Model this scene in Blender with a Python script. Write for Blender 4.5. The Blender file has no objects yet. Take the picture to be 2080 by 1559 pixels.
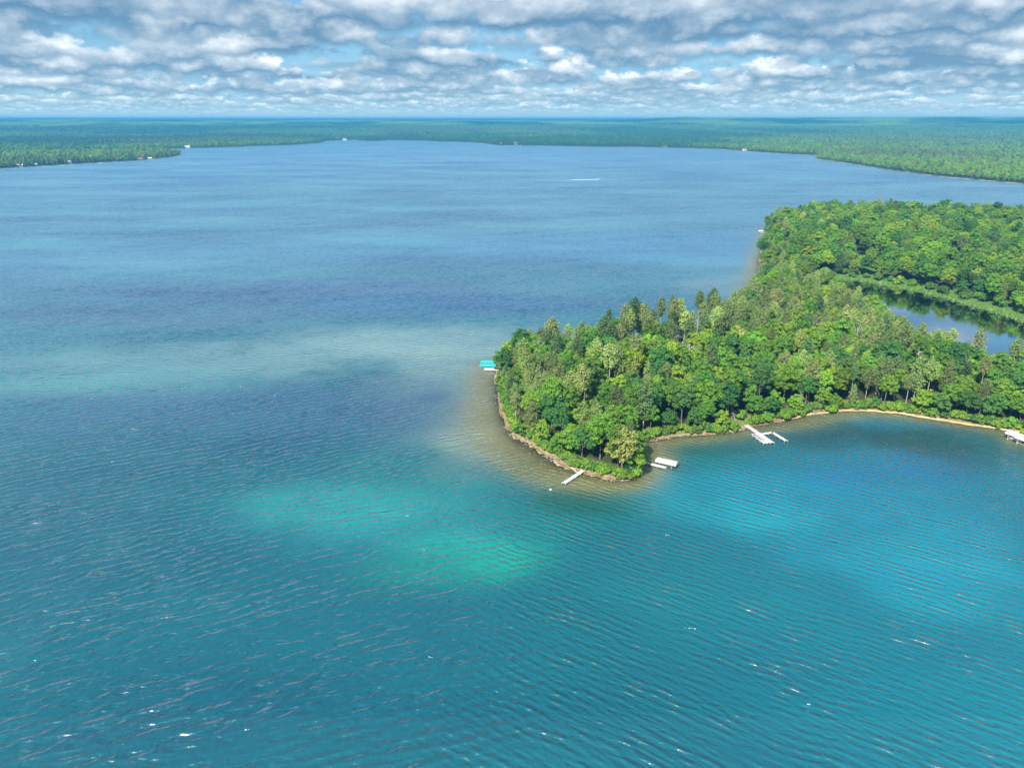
import bpy, bmesh, math, random
import numpy as np
from mathutils import Vector, Matrix

sc = bpy.context.scene
R = math.radians
# ------------------------------------------------------------------ camera
CAM_H = 115.0
F_PX = 1493.0
PITCH = math.atan((779.5 - 243.0) / F_PX)
cam_d = bpy.data.cameras.new('camera')
cam = bpy.data.objects.new('camera', cam_d)
sc.collection.objects.link(cam)
cam.location = (0, 0, CAM_H)
cam.rotation_euler = (math.pi / 2 - PITCH, 0, 0)
cam_d.sensor_width = 36.0
cam_d.lens = 36.0 * F_PX / 2080.0
cam_d.clip_start = 1.0
cam_d.clip_end = 90000.0
sc.camera = cam

# ------------------------------------------------------------------ exposure / sampling
sc.view_settings.view_transform = 'Standard'
sc.view_settings.look = 'None'
sc.view_settings.exposure = 0.85
sc.view_settings.gamma = 1.0
sc.view_settings.use_curve_mapping = False
sc.render.engine = 'CYCLES'
sc.cycles.use_denoising = True
sc.cycles.use_adaptive_sampling = True
sc.cycles.adaptive_threshold = 0.02
sc.cycles.max_bounces = 8
sc.cycles.diffuse_bounces = 4
sc.cycles.glossy_bounces = 2
sc.cycles.transmission_bounces = 2
sc.cycles.volume_bounces = 0
sc.cycles.transparent_max_bounces = 8
sc.cycles.caustics_reflective = False
sc.cycles.caustics_refractive = False

# ------------------------------------------------------------------ node helper
class NT:
    def __init__(s, tree):
        s.t = tree
        s.t.nodes.clear()
    def n(s, kind, **kw):
        nd = s.t.nodes.new(kind)
        for k, v in kw.items():
            setattr(nd, k, v)
        return nd
    def link(s, a, b):
        s.t.links.new(a, b)
    def put(s, sock, v):
        if isinstance(v, bpy.types.NodeSocket):
            s.link(v, sock)
        elif v is not None:
            sock.default_value = v
    def math(s, op, a, b=None, c=None, clamp=False):
        nd = s.n('ShaderNodeMath', operation=op, use_clamp=clamp)
        for i, v in enumerate((a, b, c)):
            s.put(nd.inputs[i], v)
        return nd.outputs[0]
    def vmath(s, op, a, b=None, scale=None):
        nd = s.n('ShaderNodeVectorMath', operation=op)
        s.put(nd.inputs[0], a)
        if b is not None:
            s.put(nd.inputs[1], b)
        if scale is not None:
            s.put(nd.inputs[3], scale)
        return nd.outputs[0]
    def mix(s, f, a, b, blend='MIX'):
        nd = s.n('ShaderNodeMix', data_type='RGBA', blend_type=blend)
        s.put(nd.inputs[0], f)
        s.put(nd.inputs[6], a if isinstance(a, bpy.types.NodeSocket) else (*a[:3], 1))
        s.put(nd.inputs[7], b if isinstance(b, bpy.types.NodeSocket) else (*b[:3], 1))
        return nd.outputs[2]
    def noise(s, vec, scale, detail=2.0, rough=0.5, dist=0.0):
        nd = s.n('ShaderNodeTexNoise')
        s.put(nd.inputs['Vector'], vec)
        nd.inputs['Scale'].default_value = scale
        nd.inputs['Detail'].default_value = detail
        nd.inputs['Roughness'].default_value = rough
        nd.inputs['Distortion'].default_value = dist
        return nd.outputs[0]
    def maprange(s, v, a, b, c=0.0, d=1.0, smooth=False):
        nd = s.n('ShaderNodeMapRange', interpolation_type='SMOOTHSTEP' if smooth else 'LINEAR')
        s.put(nd.inputs[0], v)
        for i, q in enumerate((a, b, c, d)):
            s.put(nd.inputs[i + 1], q)
        return nd.outputs[0]
    def attr(s, name, kind='GEOMETRY'):
        nd = s.n('ShaderNodeAttribute', attribute_name=name, attribute_type=kind)
        return nd

# ------------------------------------------------------------------ sun and sky
SUN_EL, SUN_AZ = R(43), R(-150)          # azimuth from +Y (view direction) towards +X
sun_dir = Vector((math.sin(SUN_AZ) * math.cos(SUN_EL), math.cos(SUN_AZ) * math.cos(SUN_EL), math.sin(SUN_EL)))
sd = bpy.data.lights.new('sun', 'SUN')
sd.energy = 5.0
sd.angle = R(0.55)
sd.color = (1.0, 0.96, 0.89)
sun = bpy.data.objects.new('sun', sd)
sc.collection.objects.link(sun)
sun.rotation_euler = sun_dir.to_track_quat('Z', 'Y').to_euler()
sun.location = (-300, 0, 600)

def build_world():
    w = bpy.data.worlds.new('World')
    sc.world = w
    w.use_nodes = True
    w.cycles.sampling_method = 'MANUAL'
    w.cycles.sample_map_resolution = 256
    t = NT(w.node_tree)
    STR = 0.060
    out = t.n('ShaderNodeOutputWorld')
    bg = t.n('ShaderNodeBackground')
    bg.inputs[1].default_value = STR
    sky = t.n('ShaderNodeTexSky', sky_type='NISHITA', sun_disc=False)
    sky.sun_elevation = SUN_EL
    sky.sun_rotation = SUN_AZ
    sky.air_density = 1.0
    sky.dust_density = 0.4
    sky.ozone_density = 3.0
    d = t.n('ShaderNodeTexCoord').outputs['Generated']
    sep = t.n('ShaderNodeSeparateXYZ')
    t.link(d, sep.inputs[0])
    # cumulus field: cloud banks one behind the other, each with a flat grey base and heaped white heads
    hor = t.math('SQRT', t.math('ADD', t.math('MULTIPLY', sep.outputs[0], sep.outputs[0]), t.math('MULTIPLY', sep.outputs[1], sep.outputs[1])))
    tan = t.math('DIVIDE', t.math('MAXIMUM', sep.outputs[2], 0.004), t.math('MAXIMUM', hor, 0.02))
    az = t.math('ARCTAN2', sep.outputs[0], sep.outputs[1])
    H0, TH, RT, K = 1.1, 1.05, 1.19, 6
    LR = 1.0 / math.log(RT)
    Lv = t.math('MULTIPLY', t.math('LOGARITHM', t.math('DIVIDE', H0, tan), 2.718281828), LR)
    j0 = t.math('CEIL', t.math('SUBTRACT', Lv, 1.3))
    dist = t.math('DIVIDE', H0, tan)
    wsky = t.n('ShaderNodeCombineXYZ')
    t.link(t.math('MULTIPLY', az, 3.0), wsky.inputs[0]); t.link(t.math('MULTIPLY', Lv, 0.22), wsky.inputs[1])
    cov = t.noise(wsky.outputs[0], 1.0, 2.0, 0.5)
    trans = None
    acc_c = None
    for i in range(K):
        j = t.math('ADD', j0, float(i))
        D = t.math('POWER', RT, j)
        Z = t.math('MULTIPLY', tan, D)
        X = t.math('MULTIPLY', az, D)
        cb = t.n('ShaderNodeCombineXYZ')
        t.link(t.math('MULTIPLY_ADD', X, 0.30, t.math('MULTIPLY', j, 3.3)), cb.inputs[0]); t.link(t.math('MULTIPLY', j, 7.31), cb.inputs[1])
        bank = t.noise(cb.outputs[0], 1.0, 2.0, 0.5)                 # where this bank is thick
        hf = t.math('MULTIPLY', t.math('SUBTRACT', Z, t.math('MULTIPLY_ADD', bank, -0.28, H0 + 0.14)), 1.0 / TH)
        cn = t.n('ShaderNodeCombineXYZ')
        t.link(X, cn.inputs[0]); t.link(t.math('MULTIPLY', Z, 1.6), cn.inputs[1]); t.link(t.math('MULTIPLY', j, 5.17), cn.inputs[2])
        n = t.noise(cn.outputs[0], 0.80, 6.0, 0.58, 0.08)
        v = t.math('ADD', t.math('MULTIPLY', n, 0.80), t.math('MULTIPLY_ADD', bank, 0.85, t.math('MULTIPLY', cov, 0.40)))
        thr = t.math('MULTIPLY_ADD', hf, 0.46, 0.830)
        ex = t.math('SUBTRACT', v, thr)
        base = t.maprange(t.math('MULTIPLY_ADD', n, 0.9, t.math('ADD', hf, -0.45)), -0.10, 0.20, smooth=True)
        a = t.math('MULTIPLY', t.math('MULTIPLY', ex, 15.0, clamp=True), base)
        dens = t.math('MULTIPLY', ex, 3.4, clamp=True)
        lit = t.math('ADD', t.math('MULTIPLY', t.math('SUBTRACT', 1.0, dens), 0.22), t.math('MULTIPLY_ADD', hf, 2.3, t.math('MULTIPLY_ADD', n, 3.8, t.math('MULTIPLY_ADD', bank, -1.5, -1.45))), clamp=True)
        c = t.mix(lit, (0.85, 2.35, 4.2), (11.4, 11.8, 12.2))
        if trans is None:
            acc_c = t.vmath('SCALE', c, scale=a)
            trans = t.math('SUBTRACT', 1.0, a)
        else:
            acc_c = t.vmath('ADD', acc_c, t.vmath('SCALE', c, scale=t.math('MULTIPLY', trans, a)))
            trans = t.math('MULTIPLY', trans, t.math('SUBTRACT', 1.0, a))
    # pale blue veil of the sky between the clouds
    blue = t.mix(0.72, sky.outputs[0], (1.9, 5.4, 8.6))
    full = t.vmath('ADD', acc_c, t.vmath('SCALE', blue, scale=trans))
    far = t.math('SUBTRACT', 1.0, t.math('POWER', 2.718, t.math('MULTIPLY', dist, -1.0 / 80.0)))
    col = t.mix(far, full, (5.0, 7.7, 8.9))
    t.link(col, bg.inputs[0])
    t.link(bg.outputs[0], out.inputs[0])
build_world()

# ------------------------------------------------------------------ pixel of the photograph -> point on a level plane
CP, SP = math.cos(PITCH), math.sin(PITCH)
def G(px, py, z=0.0):
    a = (px - 1040.0) / F_PX
    b = (779.5 - py) / F_PX
    dx, dy, dz = a, CP + b * SP, -SP + b * CP
    k = (z - CAM_H) / dz
    return (dx * k, dy * k)

# ------------------------------------------------------------------ numeric helpers
def smooth(e0, e1, x):
    t = np.clip((x - e0) / (e1 - e0), 0, 1)
    return t * t * (3 - 2 * t)
_rt = np.random.RandomState(7).rand(256, 256)
def vnoise(x, y):
    xi = np.floor(x).astype(int); yi = np.floor(y).astype(int)
    fx = x - xi; fy = y - yi
    fx = fx * fx * (3 - 2 * fx); fy = fy * fy * (3 - 2 * fy)
    a = _rt[xi & 255, yi & 255]; b = _rt[(xi + 1) & 255, yi & 255]
    c = _rt[xi & 255, (yi + 1) & 255]; d = _rt[(xi + 1) & 255, (yi + 1) & 255]
    return (a * (1 - fx) + b * fx) * (1 - fy) + (c * (1 - fx) + d * fx) * fy
def fbm(x, y, oct=4):
    s = 0; a = 0.5; t = 0
    for k in range(oct):
        s = s + a * vnoise(x * 2 ** k + 17.3 * k, y * 2 ** k + 9.1 * k)
        t += a; a *= 0.5
    return s / t
def catmull(pts, n=4):
    pts = [np.array(p, float) for p in pts]
    m = len(pts); o = []
    for i in range(m):
        p0, p1, p2, p3 = pts[i - 1], pts[i], pts[(i + 1) % m], pts[(i + 2) % m]
        for k in range(n):
            t = k / n
            o.append(0.5 * ((2 * p1) + (-p0 + p2) * t + (2 * p0 - 5 * p1 + 4 * p2 - p3) * t * t + (-p0 + 3 * p1 - 3 * p2 + p3) * t ** 3))
    return np.array(o)
def sdist(poly, x, y):
    """signed distance to a closed outline, positive inside"""
    x = np.asarray(x, float); y = np.asarray(y, float)
    best = np.full(x.shape, 1e18); inside = np.zeros(x.shape, bool)
    n = len(poly)
    for i in range(n):
        ax, ay = poly[i]; bx, by = poly[(i + 1) % n]
        ex, ey = bx - ax, by - ay
        l2 = ex * ex + ey * ey + 1e-12
        t = np.clip(((x - ax) * ex + (y - ay) * ey) / l2, 0, 1)
        dd = (x - ax - t * ex) ** 2 + (y - ay - t * ey) ** 2
        best = np.minimum(best, dd)
        if ay != by:
            c = ((ay > y) != (by > y)) & (x < (bx - ax) * (y - ay) / (by - ay) + ax)
            inside ^= c
    return np.where(inside, 1, -1) * np.sqrt(best)

# ------------------------------------------------------------------ outlines of land and pond
NEAR_PX = [(1570, 457), (1553, 472), (1547, 495), (1542, 520), (1543, 545), (1540, 566), (1532, 592), (1512, 622), (1480, 645), (1400, 666),
           (1330, 681), (1250, 703), (1150, 720), (1060, 733), (1022, 746), (1011, 768), (1013, 800), (1019, 832), (1031, 864), (1052, 888),
           (1080, 903), (1112, 924), (1146, 944), (1182, 958), (1218, 967), (1250, 974), (1274, 976), (1295, 969), (1304, 951), (1310, 927),
           (1302, 910), (1308, 896), (1341, 890), (1388, 884), (1430, 883), (1470, 880), (1496, 874), (1522, 866), (1560, 860), (1600, 851),
           (1640, 843), (1690, 836), (1750, 834), (1810, 838), (1870, 846), (1940, 858), (2010, 868), (2080, 880), (2180, 898)]
near_poly = [G(*p) for p in NEAR_PX]
near_poly += [(420, 268), (700, 300), (1100, 420), (1250, 700), (1200, 930), (900, 925)]
near_poly += [G(2080, 452), G(1900, 449), G(1720, 446), G(1620, 448)]
near_poly = catmull(near_poly, 3)
POND_PX = [(1648, 574), (1690, 568), (1740, 570), (1800, 580), (1880, 596), (1960, 617), (2040, 641), (2110, 664), (2230, 705),
           (2230, 806), (2090, 780), (2010, 760), (1950, 743), (1890, 720), (1835, 688), (1785, 650), (1735, 618), (1690, 596)]
pond_poly = catmull([G(px, py, 0.3) for px, py in POND_PX], 3)
FAR_PX = [(2080, 374), (2000, 367), (1900, 358), (1800, 345), (1720, 332), (1680, 326.5), (1659, 324), (1652, 320.5), (1668, 317.5), (1650, 315),
          (1600, 313), (1540, 309), (1500, 306), (1460, 303), (1400, 301), (1300, 299), (1200, 298), (1100, 296.3), (1050, 295.6), (1008, 295.2),
          (982, 291.5), (950, 289), (890, 288), (860, 286), (790, 285), (770, 286.8), (735, 286.5), (720, 284), (665, 286.4), (652, 291), (600, 294.5),
          (500, 298), (440, 300), (375, 301.6), (250, 305.5), (100, 308.5), (0, 310), (-400, 314)]
far_poly = [(2300.0, 1000.0)] + [G(*p) for p in FAR_PX] + [(-9000, 3500), (-30000, 9000), (-30000, 40000), (30000, 40000), (30000, 6000), (6000, 1000)]
far_poly = np.array(far_poly)
EPT_PX = [(372, 312.5), (364, 317.5), (300, 325), (200, 331), (100, 336.5), (0, 343), (-300, 362), (-300, 318.5), (0, 315.3), (100, 313.6), (250, 310.3), (340, 309)]
ept_poly = np.array([G(*p) for p in EPT_PX])

def near_land(x, y):
    d = sdist(near_poly, x, y)
    return d + 2.6 * (fbm(np.asarray(x) / 6.5, np.asarray(y) / 6.5, 3) - 0.5) * np.exp(-np.abs(d) / 8)
def far_land(x, y):
    return np.maximum(sdist(far_poly, x, y), sdist(ept_poly, x, y))
def gauss(x, y, px, py, rx, ry, ang=0.0):
    cx, cy = G(px, py)
    dx, dy = x - cx, y - cy
    ca, sa = math.cos(ang), math.sin(ang)
    u, v = dx * ca + dy * sa, -dx * sa + dy * ca
    return np.exp(-0.5 * ((u / rx) ** 2 + (v / ry) ** 2))
def shelf_width(x, y):
    w = 3.8 + 0 * x
    w = w + 13 * gauss(x, y, 1085, 935, 16, 22) + 8 * gauss(x, y, 1000, 850, 18, 40) + 6 * gauss(x, y, 1000, 720, 30, 40)
    w = w + 5 * gauss(x, y, 1325, 915, 10, 10) + 7 * gauss(x, y, 1560, 580, 25, 80) + 4 * gauss(x, y, 1640, 860, 20, 14)
    return w
def near_depth(x, y, d):
    s = np.maximum(-d, 0)
    w = shelf_width(x, y) * (0.8 + 0.4 * fbm(x / 14, y / 14))
    sl = 0.42 - 0.22 * np.clip(gauss(x, y, 985, 840, 30, 55), 0, 1)
    dep = 0.80 * np.minimum(s / w, 1) + sl * np.maximum(s - w, 0)
    return np.minimum(dep, 11.0)
def near_height(x, y):
    d = near_land(x, y)
    dp = sdist(pond_poly, x, y)
    n = fbm(x / 30, y / 30) - 0.5
    land = 0.02 + 0.35 * smooth(0, 1.6, d) + 1.3 * smooth(1.2, 5.5, d) + 4.0 * (1 - np.exp(-np.maximum(d, 0) / 45)) + 2.2 * n * smooth(4, 30, d)
    hl = smooth(560, 700, y) * smooth(0, 60, d) * 5.0
    land = land + hl
    # the pond basin and its low marshy rim
    land = np.where(dp > -40, np.minimum(land, 0.42 + 0.16 * np.maximum(-dp - 9, 0) + 0.12 * n), land)
    land = np.where(dp > 0, 0.3 - 0.25 * np.minimum(dp, 6), land)
    z = np.where(d > 0, land, 0.02 - near_depth(x, y, d))
    return z, d, dp

C = sc.collection
def mesh_obj(name, verts, faces, mat=None, parent=None, smooth_=False, col=C):
    me = bpy.data.meshes.new(name)
    me.from_pydata(verts if isinstance(verts, list) else np.asarray(verts).tolist(), [], faces if isinstance(faces, list) else np.asarray(faces).tolist())
    if mat is not None:
        for m in (mat if isinstance(mat, (list, tuple)) else [mat]):
            me.materials.append(m)
    if smooth_:
        me.polygons.foreach_set('use_smooth', np.ones(len(me.polygons), bool))
    o = bpy.data.objects.new(name, me)
    col.objects.link(o)
    if parent:
        o.parent = parent
    return o
def grid_faces(nx, ny):
    i = np.arange(nx - 1)[None, :]; j = np.arange(ny - 1)[:, None]
    a = j * nx + i
    return np.stack([a, a + 1, a + nx + 1, a + nx], -1).reshape(-1, 4)
def fast_grid(name, X, Y, Z, mat, flip=False, mask=None):
    ny, nx = X.shape
    co = np.stack([X, Y, Z], -1).reshape(-1, 3)
    f = grid_faces(nx, ny)
    if mask is not None:
        f = f[mask[f].any(1)]
    if flip:
        f = f[:, ::-1]
    me = bpy.data.meshes.new(name)
    me.vertices.add(len(co)); me.vertices.foreach_set('co', co.astype(np.float32).ravel())
    me.loops.add(f.size); me.loops.foreach_set('vertex_index', f.astype(np.int32).ravel())
    me.polygons.add(len(f))
    me.polygons.foreach_set('loop_start', np.arange(0, f.size, 4, dtype=np.int32))
    me.polygons.foreach_set('use_smooth', np.ones(len(f), bool))
    me.update(calc_edges=True); me.validate()
    me.materials.append(mat)
    o = bpy.data.objects.new(name, me)
    C.objects.link(o)
    return o
def add_attr(o, name, arr, kind='FLOAT'):
    a = o.data.attributes.new(name, kind, 'POINT')
    if kind == 'FLOAT':
        a.data.foreach_set('value', np.asarray(arr, np.float32).ravel())
    elif kind == 'FLOAT_COLOR':
        c = np.asarray(arr, np.float32).reshape(-1, 3)
        a.data.foreach_set('color', np.concatenate([c, np.ones((len(c), 1), np.float32)], 1).ravel())
    elif kind == 'FLOAT_VECTOR':
        a.data.foreach_set('vector', np.asarray(arr, np.float32).ravel())
    elif kind == 'INT':
        a.data.foreach_set('value', np.asarray(arr, np.int32).ravel())
def tag(o, label=None, cat=None, group=None, kind=None):
    if label: o['label'] = label
    if cat: o['category'] = cat
    if group: o['group'] = group
    if kind: o['kind'] = kind
    return o

# ------------------------------------------------------------------ materials
def principled(name, col, rough=0.7, spec=0.3, var=0.0, scale=3.0, bump=0.0, metallic=0.0):
    m = bpy.data.materials.new(name); m.use_nodes = True
    t = NT(m.node_tree)
    out = t.n('ShaderNodeOutputMaterial'); p = t.n('ShaderNodeBsdfPrincipled')
    p.inputs['Roughness'].default_value = rough
    p.inputs['Specular IOR Level'].default_value = spec
    p.inputs['Metallic'].default_value = metallic
    tc = t.n('ShaderNodeTexCoord').outputs['Object']
    if var > 0:
        n = t.noise(tc, scale, 4, 0.6)
        lo = tuple(c * (1 - var) for c in col); hi = tuple(min(1, c * (1 + var)) for c in col)
        t.link(t.mix(t.maprange(n, 0.3, 0.7), lo, hi), p.inputs['Base Color'])
        if bump:
            b = t.n('ShaderNodeBump'); b.inputs['Strength'].default_value = bump; b.inputs['Distance'].default_value = 0.05
            t.link(n, b.inputs['Height']); t.link(b.outputs[0], p.inputs['Normal'])
    else:
        p.inputs['Base Color'].default_value = (*col, 1)
    t.link(p.outputs[0], out.inputs[0])
    return m

def leaf_material(name, c1, c2, transl=0.28, spec=0.25):
    m = bpy.data.materials.new(name); m.use_nodes = True
    t = NT(m.node_tree)
    out = t.n('ShaderNodeOutputMaterial')
    oi = t.n('ShaderNodeObjectInfo')
    geo = t.n('ShaderNodeNewGeometry')
    per = t.n('ShaderNodeAttribute', attribute_name='leafvar', attribute_type='GEOMETRY')
    big = t.noise(oi.outputs['Location'], 0.018, 2.0, 0.5)
    f = t.math('ADD', t.math('MULTIPLY', oi.outputs['Random'], 0.60), t.math('MULTIPLY', t.maprange(big, 0.3, 0.7), 0.40))
    f = t.math('ADD', f, t.math('MULTIPLY', t.math('SUBTRACT', per.outputs['Fac'], 0.5), 0.55), clamp=True)
    col = t.mix(f, c1, c2)
    hsv = t.n('ShaderNodeHueSaturation')
    t.link(col, hsv.inputs['Color'])
    t.link(t.maprange(t.math('FRACT', t.math('MULTIPLY', oi.outputs['Random'], 7.31)), 0, 1, 0.475, 0.515), hsv.inputs['Hue'])
    t.link(t.maprange(t.math('FRACT', t.math('MULTIPLY', oi.outputs['Random'], 13.7)), 0, 1, 0.75, 1.2), hsv.inputs['Value'])
    p = t.n('ShaderNodeBsdfPrincipled')
    p.inputs['Roughness'].default_value = 0.55
    p.inputs['Specular IOR Level'].default_value = spec
    t.link(hsv.outputs[0], p.inputs['Base Color'])
    tr = t.n('ShaderNodeBsdfTranslucent')
    t.link(t.mix(1.0, hsv.outputs[0], (1.5, 1.35, 0.6), 'MULTIPLY'), tr.inputs[0])
    mx = t.n('ShaderNodeMixShader'); mx.inputs[0].default_value = transl
    t.link(p.outputs[0], mx.inputs[1]); t.link(tr.outputs[0], mx.inputs[2])
    t.link(mx.outputs[0], out.inputs[0])
    return m

def ground_material():
    m = bpy.data.materials.new('shore_ground'); m.use_nodes = True
    t = NT(m.node_tree)
    out = t.n('ShaderNodeOutputMaterial'); p = t.n('ShaderNodeBsdfPrincipled')
    p.inputs['Roughness'].default_value = 0.95
    p.inputs['Specular IOR Level'].default_value = 0.1
    geo = t.n('ShaderNodeNewGeometry').outputs['Position']
    dist = t.attr('shore').outputs['Fac']
    marsh = t.attr('marsh').outputs['Fac']
    clear = t.attr('clearing').outputs['Fac']
    n1 = t.noise(geo, 0.35, 5, 0.6)
    n2 = t.noise(geo, 1.6, 4, 0.65)
    n3 = t.noise(geo, 0.09, 3, 0.5)
    dj = t.math('ADD', dist, t.math('MULTIPLY', t.math('SUBTRACT', n1, 0.5), 4.0))
    duff = t.mix(t.maprange(n2, 0.35, 0.65), (0.055, 0.045, 0.022), (0.045, 0.075, 0.02))
    grass = t.mix(t.maprange(n2, 0.35, 0.65), (0.10, 0.15, 0.035), (0.20, 0.22, 0.08))
    sand = t.mix(t.maprange(n2, 0.3, 0.7), (0.25, 0.165, 0.09), (0.44, 0.33, 0.21))
    wet = t.mix(t.maprange(n1, 0.3, 0.7), (0.15, 0.095, 0.045), (0.24, 0.16, 0.085))
    bedc = t.mix(t.maprange(n1, 0.35, 0.65), (0.50, 0.39, 0.16), (0.62, 0.51, 0.24))
    weed = t.mix(t.maprange(n3, 0.42, 0.62), (0.20, 0.18, 0.075), (0.46, 0.40, 0.21))
    bedc = t.mix(0.22, bedc, weed)
    c = t.mix(t.maprange(dj, -1.7, -0.3, smooth=True), bedc, wet)
    c = t.mix(t.maprange(dj, -0.1, 0.9, smooth=True), c, sand)
    c = t.mix(t.maprange(dj, 0.5, 1.4, smooth=True), c, grass)
    c = t.mix(t.maprange(dj, 4.5, 7.5, smooth=True), c, duff)
    mg = t.mix(t.maprange(n2, 0.35, 0.65), (0.06, 0.14, 0.025), (0.13, 0.21, 0.05))
    c = t.mix(marsh, c, mg)
    c = t.mix(clear, c, (0.58, 0.45, 0.36))
    t.link(c, p.inputs['Base Color'])
    b = t.n('ShaderNodeBump'); b.inputs['Strength'].default_value = 0.6; b.inputs['Distance'].default_value = 0.3
    t.link(n2, b.inputs['Height']); t.link(b.outputs[0], p.inputs['Normal'])
    t.link(p.outputs[0], out.inputs[0])
    return m

def far_ground_material():
    m = bpy.data.materials.new('far_ground'); m.use_nodes = True
    t = NT(m.node_tree)
    out = t.n('ShaderNodeOutputMaterial'); p = t.n('ShaderNodeBsdfPrincipled')
    p.inputs['Roughness'].default_value = 0.95
    p.inputs['Specular IOR Level'].default_value = 0.1
    geo = t.n('ShaderNodeNewGeometry').outputs['Position']
    dist = t.attr('shore').outputs['Fac']
    n1 = t.noise(geo, 0.05, 4, 0.6)
    n2 = t.noise(geo, 0.006, 4, 0.6)
    duff = t.mix(n1, (0.03, 0.05, 0.015), (0.06, 0.09, 0.025))
    field = t.mix(t.maprange(n2, 0.55, 0.68), duff, (0.12, 0.16, 0.05))
    sand = t.mix(t.maprange(n1, 0.42, 0.62), (0.06, 0.07, 0.03), (0.40, 0.35, 0.28))
    c = t.mix(t.maprange(dist, 4, 9), sand, field)
    t.link(c, p.inputs['Base Color'])
    t.link(p.outputs[0], out.inputs[0])
    return m

def water_material(name='lake_surface', pond=False):
    m = bpy.data.materials.new(name); m.use_nodes = True
    t = NT(m.node_tree)
    out = t.n('ShaderNodeOutputMaterial')
    geo = t.n('ShaderNodeNewGeometry').outputs['Position']
    def waves(ang, lam, stretch, detail, rough, warp=0.0, off=0.0):
        mp = t.n('ShaderNodeMapping')
        mp.inputs['Rotation'].default_value = (0, 0, -ang)
        src = geo
        if warp:
            nv = t.n('ShaderNodeTexNoise'); nv.inputs['Scale'].default_value = 0.02; nv.inputs['Detail'].default_value = 1.0
            t.link(geo, nv.inputs['Vector'])
            src = t.vmath('ADD', geo, t.vmath('SCALE', t.vmath('SUBTRACT', nv.outputs['Color'], (0.5, 0.5, 0.5)), scale=warp))
        t.link(src, mp.inputs['Vector'])
        v = t.vmath('MULTIPLY', mp.outputs[0], (1.0 / (lam * stretch), 1.0 / lam, 0.0))
        v = t.vmath('ADD', v, (off, off * 1.7, off))
        return t.noise(v, 1.0, detail, rough)
    def ridge(n, pw=1.0):
        r = t.math('SUBTRACT', 1.0, t.math('ABSOLUTE', t.math('MULTIPLY_ADD', n, 4.0, -2.0)), clamp=True)
        return r
    if not pond:
        wa = t.attr('wave_open').outputs['Fac']
        wb = t.attr('wave_bay').outputs['Fac']
        sx = t.n('ShaderNodeSeparateXYZ'); t.link(geo, sx.inputs[0])
        w1 = t.noise(geo, 0.030, 2.0, 0.5); w2 = t.noise(t.vmath('ADD', geo, (310.0, 77.0, 0.0)), 0.055, 2.0, 0.55)
        def train(ang, lam, amp, src, warp, ph):
            # crests run along ang; height of a slightly peaked wave
            k = 6.2832 / lam
            u = t.math('ADD', t.math('MULTIPLY', sx.outputs[0], -math.sin(ang) * k), t.math('MULTIPLY_ADD', sx.outputs[1], math.cos(ang) * k, ph))
            u = t.math('MULTIPLY_ADD', src, warp, u)
            s_ = t.math('MULTIPLY_ADD', t.math('SINE', u), 0.5, 0.5)
            return t.math('MULTIPLY', t.math('POWER', s_, 1.7), amp)
        def total(v):
            q = v[0]
            for e in v[1:]: q = t.math('ADD', q, e)
            return q
        A2 = waves(R(16), 2.1, 2.6, 2.0, 0.5, warp=10.0, off=3.3)
        B2 = waves(R(-24), 1.5, 2.8, 2.0, 0.5, off=12.1)
        C_ = waves(R(60), 0.9, 1.6, 2.0, 0.5, off=21.0)
        ga = t.maprange(waves(R(24), 17.0, 2.2, 1.0, 0.5, off=5.0), 0.30, 0.68, 0.45, 1.2)
        gb = t.maprange(waves(R(-32), 13.0, 2.2, 1.0, 0.5, off=9.0), 0.30, 0.68, 0.45, 1.2)
        ha = t.math('MULTIPLY', total([train(R(25), 3.9, 0.44, w1, 26.0, 0.0), train(R(32), 3.0, 0.30, w2, 22.0, 1.3), train(R(17), 2.3, 0.19, w1, -24.0, 2.2)]), ga)
        ha = t.math('ADD', ha, t.math('MULTIPLY', t.math('ADD', A2, t.math('MULTIPLY', ridge(A2), 0.3)), 0.82))
        hb = t.math('MULTIPLY', total([train(R(-34), 2.7, 0.26, w2, 20.0, 0.4), train(R(-27), 2.1, 0.17, w1, 22.0, 2.9), train(R(-42), 1.6, 0.10, w2, -18.0, 4.1)]), gb)
        hb = t.math('ADD', hb, t.math('MULTIPLY', t.math('ADD', B2, t.math('MULTIPLY', ridge(B2), 0.3)), 0.38))
        h = t.math('ADD', t.math('MULTIPLY', ha, wa), t.math('MULTIPLY', hb, wb))
        gust = t.noise(t.vmath('MULTIPLY', geo, (0.0016, 0.0034, 0.0)), 1.0, 3.0, 0.55)
        amp = t.maprange(gust, 0.3, 0.7, 0.72, 1.08)
        h = t.math('MULTIPLY', t.math('ADD', h, t.math('MULTIPLY', C_, 0.26)), amp)
    else:
        h = t.math('MULTIPLY', t.noise(geo, 1.2, 3, 0.5), 0.006)
    bp = t.n('ShaderNodeBump'); bp.inputs['Strength'].default_value = 1.0; bp.inputs['Distance'].default_value = 1.0
    t.link(h, bp.inputs['Height'])
    nrm = bp.outputs[0]
    if not pond:
        body = t.attr('body').outputs['Color']
        opac = t.attr('opacity').outputs['Fac']
        cloud_shade = t.noise(t.vmath('MULTIPLY', geo, (0.004, 0.009, 0.0)), 1.0, 4.0, 0.55)  # broad cloud-shadow bands painted into the water colour
        body = t.mix(t.maprange(cloud_shade, 0.35, 0.65), t.mix(1.0, body, (0.58, 0.66, 0.80), 'MULTIPLY'), t.mix(1.0, body, (1.28, 1.2, 1.1), 'MULTIPLY'))
    else:
        body = None; opac = 0.93
    df = t.n('ShaderNodeBsdfDiffuse')
    if body is not None: t.link(body, df.inputs[0])
    else: df.inputs[0].default_value = (0.018, 0.028, 0.018, 1)
    t.link(nrm, df.inputs['Normal'])
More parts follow.
